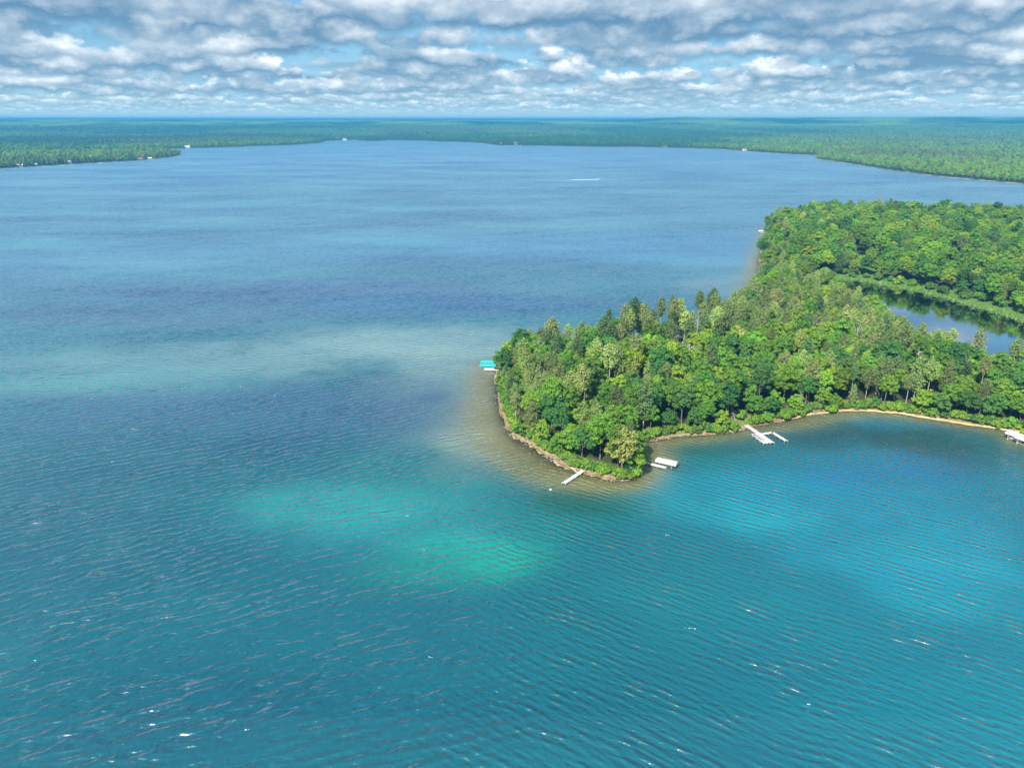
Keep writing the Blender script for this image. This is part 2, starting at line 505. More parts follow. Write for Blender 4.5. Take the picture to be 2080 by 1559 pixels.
    tp = t.n('ShaderNodeBsdfTransparent'); tp.inputs[0].default_value = (0.95, 0.97, 0.92, 1)
    mx = t.n('ShaderNodeMixShader')
    t.put(mx.inputs[0], opac); t.link(tp.outputs[0], mx.inputs[1]); t.link(df.outputs[0], mx.inputs[2])
    gl = t.n('ShaderNodeBsdfGlossy'); gl.inputs['Roughness'].default_value = 0.33 if not pond else 0.06
    t.link(nrm, gl.inputs['Normal'])
    fr = t.n('ShaderNodeFresnel'); fr.inputs['IOR'].default_value = 1.55
    t.link(nrm, fr.inputs['Normal'])
    m2 = t.n('ShaderNodeMixShader')
    t.link(fr.outputs[0], m2.inputs[0]); t.link(mx.outputs[0], m2.inputs[1]); t.link(gl.outputs[0], m2.inputs[2])
    t.link(m2.outputs[0], out.inputs[0])
    return m

# ------------------------------------------------------------------ near ground and lake bed
CLEAR = [(1338, 688, 9, 7), (1447, 722, 6, 6), (1830, 795, 4, 4)]
def build_near_ground():
    xs = np.concatenate([np.arange(-120, 470, 3.0), np.arange(470, 1100, 8.0)])
    ys = np.concatenate([np.arange(130, 470, 2.6), np.arange(470, 980, 6.0)])
    X, Y = np.meshgrid(xs, ys)
    Z, d, dp = near_height(X, Y)
    global GX, GY, GZ
    GX, GY, GZ = xs, ys, Z
    o = fast_grid('ground', X, Y, Z, ground_material())
    beach = gauss(X, Y, 1800, 838, 42, 9) + gauss(X, Y, 2030, 868, 30, 8)
    add_attr(o, 'shore', d - 1.9 * np.clip(beach, 0, 1) * (d > -3) + 0.7 * gauss(X, Y, 1040, 840, 12, 40) * (d > -6))
    mar = smooth(-30, -16, dp) * (dp < 1) * (d > 6)
    mk = gauss(X, Y, 1770, 548, 12, 22)
    add_attr(o, 'marsh', np.clip(np.maximum(mar, (mk > 0.4) * 1.0), 0, 1))
    cl = 0 * X
    for px, py, rx, ry in CLEAR:
        cl = np.maximum(cl, smooth(0.35, 0.6, gauss(X, Y, px, py, rx, ry)))
    add_attr(o, 'clearing', cl)
    tag(o, kind='structure')
build_near_ground()

def hills(x, y):
    r = np.hypot(x, y); az = np.degrees(np.arctan2(x, y))
    n = fbm(x / 2600 + 3, y / 2600 + 8, 4)
    z = smooth(2500, 9000, r) * (2 + 46 * n) + (40 + 36 * fbm(az / 5.0 + 9, az * 0 + 4.5, 3)) * smooth(4500, 9800, r)
    z = z + smooth(9800, 16000, r) * 6
    # higher ridge to the right, low hill left of the middle
    z = z + 62 * smooth(8, 13, az) * np.exp(-0.5 * ((r - 9800) / 1300) ** 2) * (0.50 + 0.55 * fbm(az / 4.0, az * 0 + 2.5, 3))
    z = z + 22 * np.exp(-0.5 * ((az + 9) / 1.6) ** 2) * np.exp(-0.5 * ((r - 17000) / 1500) ** 2)
    z = z + 5.0 * smooth(20, 160, np.minimum(r - 1300, 400)) * fbm(x / 260, y / 260, 3)
    return z
def polar(r0, r1, nr, a0, a1, na):
    r = np.geomspace(r0, r1, nr); a = np.radians(np.linspace(a0, a1, na))
    A, Rr = np.meshgrid(a, r)
    return Rr * np.sin(A), Rr * np.cos(A), Rr, A
def build_far_ground():
    X, Y, Rr, A = polar(1150, 27000, 260, -47, 47, 520)
    d = far_land(X, Y)
    hz = hills(X, Y)
    Z = np.where(d > 0, 0.1 + 1.2 * smooth(0, 12, d) + hz * smooth(0, 600, d), np.maximum(-0.12 + 0.06 * d, -9.0))
    o = fast_grid('far_shore_ground', X, Y, Z, far_ground_material(), flip=True, mask=(d.ravel() > -120))
    add_attr(o, 'shore', d)
    tag(o, kind='structure')
build_far_ground()

# ------------------------------------------------------------------ the lake
def build_water():
    def graded(a, b, step, lim, grow):
        v = list(np.arange(a, b + 1e-6, step)); s = step; x = v[-1]
        while x < lim:
            s *= grow; x += s; v.append(x)
        return v
    xr = graded(-150, 420, 2.6, 24000, 1.12)
    xl = [-150 - (q - 0) for q in graded(0, 0.1, 2.6, 24000, 1.12)[1:]]
    xs = np.array(sorted(xl) + xr)
    yr = graded(110, 520, 2.6, 12000, 1.035)
    ys = np.array(sorted([110 - q for q in graded(0, 0.1, 4.0, 900, 1.2)[1:]]) + yr)
    X, Y = np.meshgrid(xs, ys)
    d = near_land(X, Y)
    dep = near_depth(X, Y, d)
    dep = np.where(X > 400, 10, dep)
    op = 0.22 * smooth(0.0, 0.35, dep) + (1 - 0.22 * smooth(0.0, 0.35, dep)) * (1 - np.exp(-np.maximum(dep - 0.02, 0) / 1.9))
    op = np.clip(op, 0.03, 0.985)
    deep = np.array((0.002, 0.120, 0.160))
    col = np.ones(X.shape + (3,)) * deep
    def blend(c, w):
        nonlocal col
        col = col * (1 - w[..., None]) + np.array(c) * w[..., None]
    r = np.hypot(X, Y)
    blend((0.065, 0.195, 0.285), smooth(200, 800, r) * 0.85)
    blend((0.085, 0.230, 0.370), smooth(900, 2600, r) * 0.85)  # far water paled in its body colour, making up for sky reflection
    wob = 0.35 + 1.3 * fbm(X / 16, Y / 16, 5)
    # right part of the frame is a clearer blue
    blend((0.001, 0.150, 0.205), 0.85 * smooth(20, 130, X) * (1 - smooth(300, 500, Y)))
    # sand shoals, darker blue bands, and tree reflections painted in as dark patches
    for px, py, rx, ry, c, k in [
        (945, 1125, 16, 9, (0.006, 0.34, 0.25), 0.95), (880, 1160, 18, 8, (0.004, 0.22, 0.18), 0.6), (655, 1030, 22, 11, (0.02, 0.33, 0.31), 0.9),
        (800, 1055, 34, 15, (0.01, 0.25, 0.26), 0.75), (900, 950, 26, 16, (0.015, 0.22, 0.20), 0.7), (1090, 1040, 18, 9, (0.004, 0.17, 0.16), 0.6),
        (1230, 1012, 20, 8, (0.001, 0.090, 0.080), 1.4), (1570, 1040, 18, 9, (0.006, 0.32, 0.37), 0.75), (1480, 985, 22, 14, (0.004, 0.26, 0.32), 0.8), (1400, 1010, 18, 10, (0.004, 0.23, 0.27), 0.7),  # first entry: dark tree reflection below the tip, painted in
        (1660, 1020, 34, 14, (0.005, 0.28, 0.37), 0.75), (1960, 1190, 18, 12, (0.005, 0.27, 0.34), 0.8), (1840, 1110, 26, 13, (0.005, 0.26, 0.34), 0.75),
        (1760, 955, 20, 10, (0.006, 0.14, 0.34), 0.6), (1880, 930, 14, 9, (0.02, 0.10, 0.26), 0.5), (1400, 930, 14, 8, (0.004, 0.15, 0.13), 0.8),
        (1640, 930, 24, 7, (0.004, 0.13, 0.16), 0.6), (1720, 884, 26, 10, (0.008, 0.050, 0.045), 0.9), (1900, 892, 30, 10, (0.008, 0.052, 0.042), 0.9), (2040, 922, 22, 11, (0.008, 0.06, 0.055), 0.85),  # darkest entries paint tree reflections along the bay bank
        (1450, 905, 18, 6, (0.008, 0.09, 0.07), 0.8),
        (450, 735, 85, 18, (0.17, 0.34, 0.33), 1.2), (250, 775, 55, 16, (0.11, 0.32, 0.33), 1.0), (640, 715, 75, 17, (0.17, 0.33, 0.32), 1.15),
        (860, 690, 55, 24, (0.18, 0.31, 0.32), 1.1), (930, 780, 24, 40, (0.26, 0.38, 0.34), 0.8), (975, 870, 15, 24, (0.36, 0.44, 0.28), 0.85), (860, 800, 24, 26, (0.15, 0.27, 0.28), 0.6), (1500, 580, 30, 26, (0.16, 0.26, 0.28), 0.8),
        (120, 720, 60, 22, (0.05, 0.20, 0.25), 0.5),
        (650, 590, 115, 28, (0.045, 0.105, 0.22), 1.1), (350, 640, 85, 22, (0.045, 0.105, 0.20), 1.0), (900, 620, 70, 26, (0.02, 0.12, 0.30), 0.6),
        (500, 830, 75, 24, (0.025, 0.095, 0.19), 1.0), (840, 840, 24, 20, (0.020, 0.085, 0.17), 0.5), (200, 520, 160, 60, (0.06, 0.21, 0.33), 0.6), (1300, 500, 200, 60, (0.03, 0.16, 0.38), 0.5)]:
        blend(c, 0.66 * k * smooth(0.10, 0.85, wob * gauss(X, Y, px, py, rx * 1.05, ry * 1.05)))
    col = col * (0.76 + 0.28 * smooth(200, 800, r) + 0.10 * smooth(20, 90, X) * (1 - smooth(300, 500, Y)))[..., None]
    # shallow water over sand near the shore is olive
    blend((0.50, 0.45, 0.17), np.exp(-dep / 1.3) * 0.9)
    bay = smooth(-12, 45, X - 0.12 * (Y - 250)) * (1 - smooth(300, 420, Y))
    calm = np.exp(-np.maximum(-d, 0) / 18.0)
    wa = (1 - 0.92 * bay) * (1 - 0.85 * calm)
    wb = np.clip(bay * 1.0 + 0.25 * smooth(-90, 10, X) * (1 - smooth(200, 330, Y)), 0, 1) * (1 - 0.75 * calm)
    lee = gauss(X, Y, 1850, 885, 70, 12)
    wb = wb * (1 - 0.5 * lee)
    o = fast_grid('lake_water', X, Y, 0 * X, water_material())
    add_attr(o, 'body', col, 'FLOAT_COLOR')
    add_attr(o, 'opacity', op)
    add_attr(o, 'wave_open', wa)
    add_attr(o, 'wave_bay', wb)
    tag(o, kind='structure')
    # pond sheet
    bm = bmesh.new()
    vs = [bm.verts.new((p[0], p[1], 0.3)) for p in catmull([tuple(q) for q in pond_poly[::3]], 4)]
    f = bm.faces.new(vs)
    if f.normal.z < 0: f.normal_flip()
    bmesh.ops.triangulate(bm, faces=[f])
    me = bpy.data.meshes.new('pond_water'); bm.to_mesh(me); bm.free()
    me.materials.append(water_material('pond_surface', True))
    po = bpy.data.objects.new('pond_water', me); C.objects.link(po)
    tag(po, kind='structure')
build_water()
# ------------------------------------------------------------------ plant shapes
class Shape:
    """collects vertices and faces of one mesh"""
    def __init__(s): s.v = []; s.f = []; s.n = 0; s.var = []
    def add(s, v, f):
        v = np.asarray(v, float); s.v.append(v)
        s.f += [tuple(int(i) + s.n for i in q) for q in f]
        s.n += len(v); s.var.append(np.full(len(v), 0.5))
    def tube(s, pts, rad, sides=5):
        pts = [Vector(p) for p in pts]; rings = []
        for i, p in enumerate(pts):
            d = (pts[min(i + 1, len(pts) - 1)] - pts[max(i - 1, 0)]).normalized()
            a = d.orthogonal().normalized(); b = d.cross(a)
            rings.append([p + (a * math.cos(2 * math.pi * k / sides) + b * math.sin(2 * math.pi * k / sides)) * rad[i] for k in range(sides)])
        v = [tuple(q) for r in rings for q in r]; f = []
        for i in range(len(pts) - 1):
            for k in range(sides):
                f.append((i * sides + k, i * sides + (k + 1) % sides, (i + 1) * sides + (k + 1) % sides, (i + 1) * sides + k))
        f.append(tuple(range(sides))[::-1]); f.append(tuple((len(pts) - 1) * sides + k for k in range(sides)))
        s.add(v, f)
    def box(s, c, size, rz=0.0, taper=1.0):
        x, y, z = (q / 2 for q in size)
        ca, sa = math.cos(rz), math.sin(rz); v = []
        for k, (sx, sy, sz) in enumerate([(-1, -1, -1), (1, -1, -1), (1, 1, -1), (-1, 1, -1), (-1, -1, 1), (1, -1, 1), (1, 1, 1), (-1, 1, 1)]):
            t = taper if sz > 0 else 1
            px, py = sx * x * t, sy * y * t
            v.append((c[0] + px * ca - py * sa, c[1] + px * sa + py * ca, c[2] + sz * z))
        s.add(v, [(3, 2, 1, 0), (4, 5, 6, 7), (0, 1, 5, 4), (1, 2, 6, 5), (2, 3, 7, 6), (3, 0, 4, 7)])
    def leaves(s, cen, nrm, size, rng, aspect=1.0, var=None):
        cen = np.asarray(cen, float); nrm = np.asarray(nrm, float)
        nrm = nrm / (np.linalg.norm(nrm, axis=1, keepdims=True) + 1e-9)
        r = rng.normal(size=cen.shape)
        u = np.cross(nrm, r); u /= np.linalg.norm(u, axis=1, keepdims=True) + 1e-9
        w = np.cross(nrm, u)
        sz = np.asarray(size, float).reshape(-1, 1)
        u = u * sz; w = w * sz * aspect
        fold = nrm * sz * 0.25
        v = np.stack([cen - u - w * 0.6, cen + u * 0.3 - w - fold, cen + u + w * 0.6, cen - u * 0.3 + w - fold], 1).reshape(-1, 3)
        k = len(cen); s.v.append(v)
        s.f += [(s.n + 4 * i, s.n + 4 * i + 1, s.n + 4 * i + 2, s.n + 4 * i + 3) for i in range(k)]
        s.n += 4 * k
        s.var.append(np.repeat(rng.rand(k) if var is None else var, 4))
    def mesh(s, name, mats):
        me = bpy.data.meshes.new(name)
        me.from_pydata(np.concatenate(s.v).tolist(), [], s.f)
        for m in mats: me.materials.append(m)
        a = me.attributes.new('leafvar', 'FLOAT', 'POINT')
        a.data.foreach_set('value', np.concatenate(s.var).astype(np.float32))
        return me

def broadleaf(seed, H=17.0, Rr=4.6, lobes=34, per=80, leaf=0.34, low=0.30, lobe=(0.22, 0.40)):
    rng = np.random.RandomState(seed)
    tr, cr = Shape(), Shape()
    lean = rng.normal(size=2) * 0.5
    top = Vector((lean[0], lean[1], H * 0.62))
    tr.tube([(0, 0, -0.8), (lean[0] * .1, lean[1] * .1, 1.0), (lean[0] * .5, lean[1] * .5, H * 0.32), tuple(top)], [0.34, 0.26, 0.2, 0.1], 6)
    cz = H * (low + 1) / 2; hz = H * (1 - low) / 2 * 0.86
    P, rad = [], []
    for i in range(lobes):
        u = rng.normal(size=3); u /= np.linalg.norm(u)
        if u[2] < -0.55: u[2] *= -1
        k = rng.uniform(0.40, 1.0)
        wob = 1 + 0.28 * math.sin(3 * math.atan2(u[1], u[0]) + seed) * (1 - abs(u[2]))
        P.append((u[0] * Rr * k * wob + lean[0], u[1] * Rr * k * wob + lean[1], cz + u[2] * hz * k))
        rad.append(Rr * rng.uniform(*lobe))
    P = np.array(P); rad = np.array(rad)
    for i in rng.permutation(lobes)[:11]:
        b = Vector(P[i]); t0 = rng.uniform(0.5, 0.95)
        a = Vector((lean[0] * t0 * .8, lean[1] * t0 * .8, H * 0.62 * t0))
        mid = (a + b) / 2 + Vector((0, 0, 0.5))
        tr.tube([tuple(a), tuple(mid), tuple(b)], [0.12, 0.08, 0.03], 4)
    for i in range(lobes):
        m = max(10, int(per * (rad[i] / (0.31 * Rr)) ** 2))
        u = rng.normal(size=(m, 3)); u /= np.linalg.norm(u, axis=1, keepdims=True)
        u[:, 2] = np.where((u[:, 2] < -0.2) & (rng.rand(m) < 0.7), -u[:, 2], u[:, 2])
        k = rng.uniform(0.60, 1.25, (m, 1))
        c = P[i] + u * k * rad[i] * np.array([1, 1, 0.72])
        cr.leaves(c, u + 0.45 * rng.normal(size=(m, 3)) + np.array([0, 0, 0.35]), rng.uniform(0.7, 1.3, m) * leaf, rng, var=np.clip(rng.rand(m) * 0.5 + 0.25 + rng.normal() * 0.12, 0, 1))
    return tr, cr

def pine(seed, H=21.0, L=3.9, start=0.34, dens=1.0, leaf=0.30, droop=0.15, ragged=0.45, sparse=0.0):
    rng = np.random.RandomState(seed + 500)
    tr, cr = Shape(), Shape()
    bend = rng.normal(size=2) * 0.35
    ax = lambda z: np.array([bend[0] * (z / H) ** 2, bend[1] * (z / H) ** 2, z])
    tr.tube([tuple(ax(-0.8)), tuple(ax(1)), tuple(ax(H * .4)), tuple(ax(H * .75)), tuple(ax(H * .99))], [0.33, 0.26, 0.2, 0.12, 0.03], 6)
    z = H * start
    while z < H * 0.985:
        f = (z / H - start) / (1 - start)
        prof = (0.35 + 0.65 * min(1, f / 0.22)) * (1 - 0.88 * max(0, (f - 0.18) / 0.82) ** 2.3)
        nb = 5 if f < 0.8 else 4
        a0 = rng.rand() * 6.28
        for b in range(nb):
            if rng.rand() < sparse * (1 - f): continue
            a = a0 + 6.283 * b / nb + rng.normal() * 0.25
            ln = max(0.35, L * prof * rng.uniform(1 - ragged, 1.12))
            rise = rng.uniform(0.02, 0.30) + 0.35 * f - droop
            o = ax(z); d = np.array([math.cos(a), math.sin(a), rise])
            tip = o + d * ln
            tr.tube([tuple(o), tuple(tip)], [0.055, 0.012], 3)
            m = max(6, int(9.5 * ln * dens))
            t = rng.uniform(0.3, 1.05, m) ** 0.8
            side = np.array([-math.sin(a), math.cos(a), 0.0])
            wdt = 0.12 * ln + 0.26
            ball = rng.normal(size=(m, 3)) * wdt * np.array([1.0, 1.0, 0.75])
            c = o + d * ln * t[:, None] + ball + np.array([0, 0, 0.12])
            n = ball / wdt + np.array([0, 0, 0.8]) + 0.5 * rng.normal(size=(m, 3))
            cr.leaves(c, n, rng.uniform(0.7, 1.3, m) * leaf, rng, 0.75, var=np.clip(rng.rand(m) * 0.5 + 0.2 + 0.15 * rng.normal(), 0, 1))
        z += rng.uniform(0.62, 0.98) * (1 - 0.3 * f)
    m = 14
    cr.leaves(ax(H) + rng.normal(size=(m, 3)) * np.array([.2, .2, .5]), rng.normal(size=(m, 3)) + [0, 0, 0.6], np.full(m, 0.25), rng)
    return tr, cr

def snag(seed, H=13.0):
    rng = np.random.RandomState(seed + 900)
    tr, br = Shape(), Shape()
    l = rng.normal(size=2) * 0.8
    tr.tube([(0, 0, -.6), (l[0] * .3, l[1] * .3, H * .5), (l[0], l[1], H)], [0.26, 0.17, 0.04], 6)
    for i in range(26):
        z = rng.uniform(0.3, 0.97) * H; a = rng.rand() * 6.28
        o = np.array([l[0] * z / H, l[1] * z / H, z]); ln = rng.uniform(0.8, 3.2) * (1.15 - z / H * .7)
        t = o + np.array([math.cos(a), math.sin(a), rng.uniform(0.1, 0.8)]) * ln
        br.tube([tuple(o), tuple((o + t) / 2 + [0, 0, .12]), tuple(t)], [0.07, 0.05, 0.02], 3)
        for j in range(2):
            q = o + (t - o) * rng.uniform(.4, .9); t2 = q + rng.normal(size=3) * 0.6 + [0, 0, .3]
            br.tube([tuple(q), tuple(t2)], [0.035, 0.015], 3)
    return tr, br

def shrub(seed, H=3.2, Rr=2.2, lobes=14, per=70, leaf=0.2):
    rng = np.random.RandomState(seed + 1300)
    st, cr = Shape(), Shape()
    for i in range(6):
        a = rng.rand() * 6.28
        st.tube([(0, 0, -.3), (math.cos(a) * Rr * .25, math.sin(a) * Rr * .25, H * .4), (math.cos(a) * Rr * .55, math.sin(a) * Rr * .55, H * .75)], [0.06, 0.05, 0.02], 4)
    for i in range(lobes):
        u = rng.normal(size=3); u /= np.linalg.norm(u); u[2] = abs(u[2])
        c0 = np.array([u[0] * Rr * .62, u[1] * Rr * .62, 0.25 * H + u[2] * H * .48]); rd = Rr * rng.uniform(.32, .5)
        v = rng.normal(size=(per, 3)); v /= np.linalg.norm(v, axis=1, keepdims=True)
        c = c0 + v * rd * rng.uniform(.75, 1.05, (per, 1)) * [1, 1, .8]
        c[:, 2] = np.maximum(c[:, 2], 0.05)
        cr.leaves(c, v + .4 * rng.normal(size=(per, 3)) + [0, 0, .3], rng.uniform(.7, 1.3, per) * leaf, rng)
    return st, cr

M = {}
M['bright'] = leaf_material('leaves_bright', (0.112, 0.265, 0.025), (0.290, 0.460, 0.041), .36)
M['mid'] = leaf_material('leaves_mid', (0.077, 0.220, 0.028), (0.210, 0.393, 0.041), .36)
M['dark'] = leaf_material('leaves_dark', (0.047, 0.152, 0.038), (0.118, 0.265, 0.048), .34)
M['yellow'] = leaf_material('leaves_yellow', (0.260, 0.340, 0.070), (0.460, 0.490, 0.150))
M['olive'] = leaf_material('needles_olive', (0.113, 0.185, 0.054), (0.275, 0.340, 0.114), 0.25)
M['pale'] = leaf_material('needles_pale', (0.169, 0.281, 0.060), (0.402, 0.503, 0.150), 0.3)
M['deep'] = leaf_material('needles_deep', (0.057, 0.133, 0.043), (0.127, 0.222, 0.066), 0.2)
M['blue'] = leaf_material('needles_blue', (0.060, 0.110, 0.080), (0.085, 0.140, 0.100), 0.1)
M['bark'] = principled('bark', (0.17, 0.135, 0.105), 0.9, 0.1, 0.35, 2.0)
M['pinebark'] = principled('pine_bark', (0.36, 0.29, 0.24), 0.9, 0.1, 0.35, 2.0)
M['birch'] = principled('birch_bark', (0.62, 0.58, 0.52), 0.8, 0.1, 0.3, 3.0)
M['deadwood'] = principled('weathered_wood', (0.46, 0.41, 0.37), 0.9, 0.1, 0.3, 2.0)

rnd = random.Random(11)
BL = []   # (trunk mesh, crown mesh, height, radius)
for i, (H, Rr, lb, low) in enumerate([(16, 4.6, 40, .14), (18, 5.2, 46, .18), (14.5, 4.2, 36, .10), (17, 4.9, 42, .20), (13, 4.8, 38, .08), (19, 4.6, 42, .24)]):
    tr, cr = broadleaf(i * 7 + 1, H, Rr, int(lb * 1.9), 118, 0.265, low, (0.13, 0.31))
    BL.append((tr.mesh('broadleaf_trunk', [M['bark']]), cr.mesh('broadleaf_crown', [M['mid']]), H, Rr))
PN = []
for i, (H, L, st, dn, sp) in enumerate([(20, 4.3, .26, 1.15, 0.0), (22, 4.0, .34, 1.0, 0.15), (18, 3.7, .22, 1.2, 0.0), (23, 3.5, .56, 1.5, 0.0), (21, 3.3, .60, 1.6, 0.1), (19, 4.6, .30, .9, 0.3)]):
    tr, cr = pine(i * 5 + 2, H, L, st, dn, 0.29, 0.12, 0.62, sp)
    PN.append((tr.mesh('pine_trunk', [M['pinebark']]), cr.mesh('pine_crown', [M['olive']]), H, L))

def empty(name, loc, rz=0.0, sc_=1.0):
    o = bpy.data.objects.new(name, None)
    o.empty_display_size = 0.5
    C.objects.link(o)
    o.location = loc; o.rotation_euler = (0, 0, rz); o.scale = (sc_,) * 3 if np.isscalar(sc_) else sc_
    return o
def child(name, me, parent, mat=None):
    o = bpy.data.objects.new(name, me)
    C.objects.link(o); o.parent = parent
    if mat is not None:
        o.material_slots[0].link = 'OBJECT'; o.material_slots[0].material = mat
    return o
def ground_zs(x, y):
    """height of the built ground sheet"""
    x = np.asarray(x, float); y = np.asarray(y, float)
    i = np.clip(np.searchsorted(GX, x) - 1, 0, len(GX) - 2); j = np.clip(np.searchsorted(GY, y) - 1, 0, len(GY) - 2)
    fx = np.clip((x - GX[i]) / (GX[i + 1] - GX[i]), 0, 1); fy = np.clip((y - GY[j]) / (GY[j + 1] - GY[j]), 0, 1)
    return (GZ[j, i] * (1 - fx) + GZ[j, i + 1] * fx) * (1 - fy) + (GZ[j + 1, i] * (1 - fx) + GZ[j + 1, i + 1] * fx) * fy
def ground_z(x, y):
    return float(ground_zs(np.array([x]), np.array([y]))[0])
def plant(name, proto, x, y, rz, s, mat, label, cat, group=None, parts=('trunk', 'crown'), tilt=None, z=None, barkm=None):
    q = random.Random(int(abs(x) * 977 + abs(y) * 131))
    root = empty(name, (x, y, ground_z(x, y) - 0.05 if z is None else z), rz, (s * q.uniform(.82, 1.2), s * q.uniform(.82, 1.2), s * q.uniform(.85, 1.2)))
    if tilt: root.rotation_euler = (tilt[0], tilt[1], rz)
    child(parts[0], proto[0], root, barkm)
    child(parts[1], proto[1], root, mat)
    tag(root, label, cat, group)
    return root

ZONES = [(1215, 940, 'at the peninsula tip'),
         (1045, 815, 'by the teal canopies'),
         (1185, 780, 'in the peninsula head'),
         (1400, 860, 'along the notched bay shore'),
         (1120, 735, 'on the left back shore'),
         (1330, 695, 'by the sandy clearing'),
         (1545, 820, 'above the branching dock'),
         (1790, 800, 'above the bay beach'),
         (1470, 690, 'near the grey-roofed cabin'),
         (1630, 640, 'on the neck beside the pond'),
         (1640, 740, 'midway along the wooded neck'),
         (1880, 710, 'on the near pond bank'),
         (2030, 825, 'at the right beach end'),
         (1590, 500, 'on the headland lake side'),
         (1750, 500, 'on the headland behind the pond'),
         (1980, 570, 'behind the far pond bank')]
ZP = np.array([G(a, b) for a, b, _ in ZONES])
def zone(x, y):
    return int(np.argmin((ZP[:, 0] - x) ** 2 + (ZP[:, 1] - y) ** 2))
PINE_P = [.30, .62, .26, .12, .50, .75, .18, .42, .78, .55, .28, .66, .22, .22, .07, .12]

# clear spaces: cabin, clearing, docks
KEEP = [(G(1400, 697), 7.0), (G(1403, 714), 6.5), (G(1404, 728), 5.5), (G(1405, 742), 5.0), (G(1556, 470), 9.0), (G(1338, 688), 8.5), (G(1447, 722), 6.0), (G(1830, 795), 3.5), (G(1770, 548), 20.0), (G(1512, 868), 6.0)]
def scatter():
    rng = np.random.RandomState(5)
    pts = []
    cell = {}
    def ok(x, y, r):
        i, j = int(x // 4), int(y // 4)
        for a in range(i - 2, i + 3):
            for b in range(j - 2, j + 3):
                for (u, v, rr) in cell.get((a, b), ()):
                    if (u - x) ** 2 + (v - y) ** 2 < (0.5 * (r + rr)) ** 2: return False
        return True
    N = 60000
    u = rng.rand(N, 2)
    cx = np.concatenate([-20 + u[:30000, 0] * 420, -0 + u[30000:, 0] * 800]); cy = np.concatenate([200 + u[:30000, 1] * 260, 440 + u[30000:, 1] * 520])
    z, d, dp = near_height(cx, cy)
    good = (d > 1.2) & (dp < -8) & (cx < 0.80 * cy + 25)
    good &= ~((cy > 400) & (dp > -11))
    for x, y, dd in zip(cx[good], cy[good], d[good]):
        if any((x - k[0][0]) ** 2 + (y - k[0][1]) ** 2 < k[1] ** 2 for k in KEEP): continue
        r = 5.0 if y < 470 else 6.8
        if y < 470 and zone(x, y) in (5, 8): r = 7.2
        if not ok(x, y, r): continue
        cell.setdefault((int(x // 4), int(y // 4)), []).append((x, y, r))
        pts.append((x, y, dd))
    return pts

def gn_forest(name, pts, protos, label=None, cat=None):
    """one object: tree shapes set out on points (x, y, z, scale, rot, index)"""
    col = bpy.data.collections.new(name + '_shapes')
    for k, me in enumerate(protos):
        o = bpy.data.objects.new('%s_shape_%02d' % (name, k), me); col.objects.link(o)
    p = np.array(pts, float)
    me = bpy.data.meshes.new(name)
    me.vertices.add(len(p)); me.vertices.foreach_set('co', p[:, :3].astype(np.float32).ravel())
    o = bpy.data.objects.new(name, me); C.objects.link(o)
    add_attr(o, 'tree_scale', p[:, 3]); add_attr(o, 'tree_rot', np.stack([0 * p[:, 4], 0 * p[:, 4], p[:, 4]], 1), 'FLOAT_VECTOR'); add_attr(o, 'tree_index', p[:, 5], 'INT')
    g = bpy.data.node_groups.new(name, 'GeometryNodeTree')
    g.interface.new_socket('Geometry', in_out='INPUT', socket_type='NodeSocketGeometry')
    g.interface.new_socket('Geometry', in_out='OUTPUT', socket_type='NodeSocketGeometry')
    n = g.nodes
    gi, go = n.new('NodeGroupInput'), n.new('NodeGroupOutput')
    ci = n.new('GeometryNodeCollectionInfo'); ci.inputs[0].default_value = col; ci.inputs[1].default_value = True; ci.inputs[2].default_value = True
    ip = n.new('GeometryNodeInstanceOnPoints')
    def na(nm, dt):
        q = n.new('GeometryNodeInputNamedAttribute'); q.data_type = dt; q.inputs[0].default_value = nm; return q.outputs[0]
    g.links.new(gi.outputs[0], ip.inputs['Points']); g.links.new(ci.outputs[0], ip.inputs['Instance'])
    ip.inputs['Pick Instance'].default_value = True
    g.links.new(na('tree_index', 'INT'), ip.inputs['Instance Index'])
    g.links.new(na('tree_rot', 'FLOAT_VECTOR'), ip.inputs['Rotation'])
    g.links.new(na('tree_scale', 'FLOAT'), ip.inputs['Scale'])
    g.links.new(ip.outputs[0], go.inputs[0])
    md = o.modifiers.new('set_out', 'NODES'); md.node_group = g
    tag(o, label, cat, kind='stuff')
    return o
def joined(tr, cr, mats):
    me = bpy.data.meshes.new('tree_shape')
    v = np.concatenate(tr.v + cr.v); f = tr.f + [tuple(i + tr.n for i in q) for q in cr.f]
    me.from_pydata(v.tolist(), [], f)
    for m in mats: me.materials.append(m)
    mi = np.zeros(len(f), np.int32); mi[len(tr.f):] = 1
    me.polygons.foreach_set('material_index', mi)
    a = me.attributes.new('leafvar', 'FLOAT', 'POINT'); a.data.foreach_set('value', np.concatenate(tr.var + cr.var).astype(np.float32))
    return me

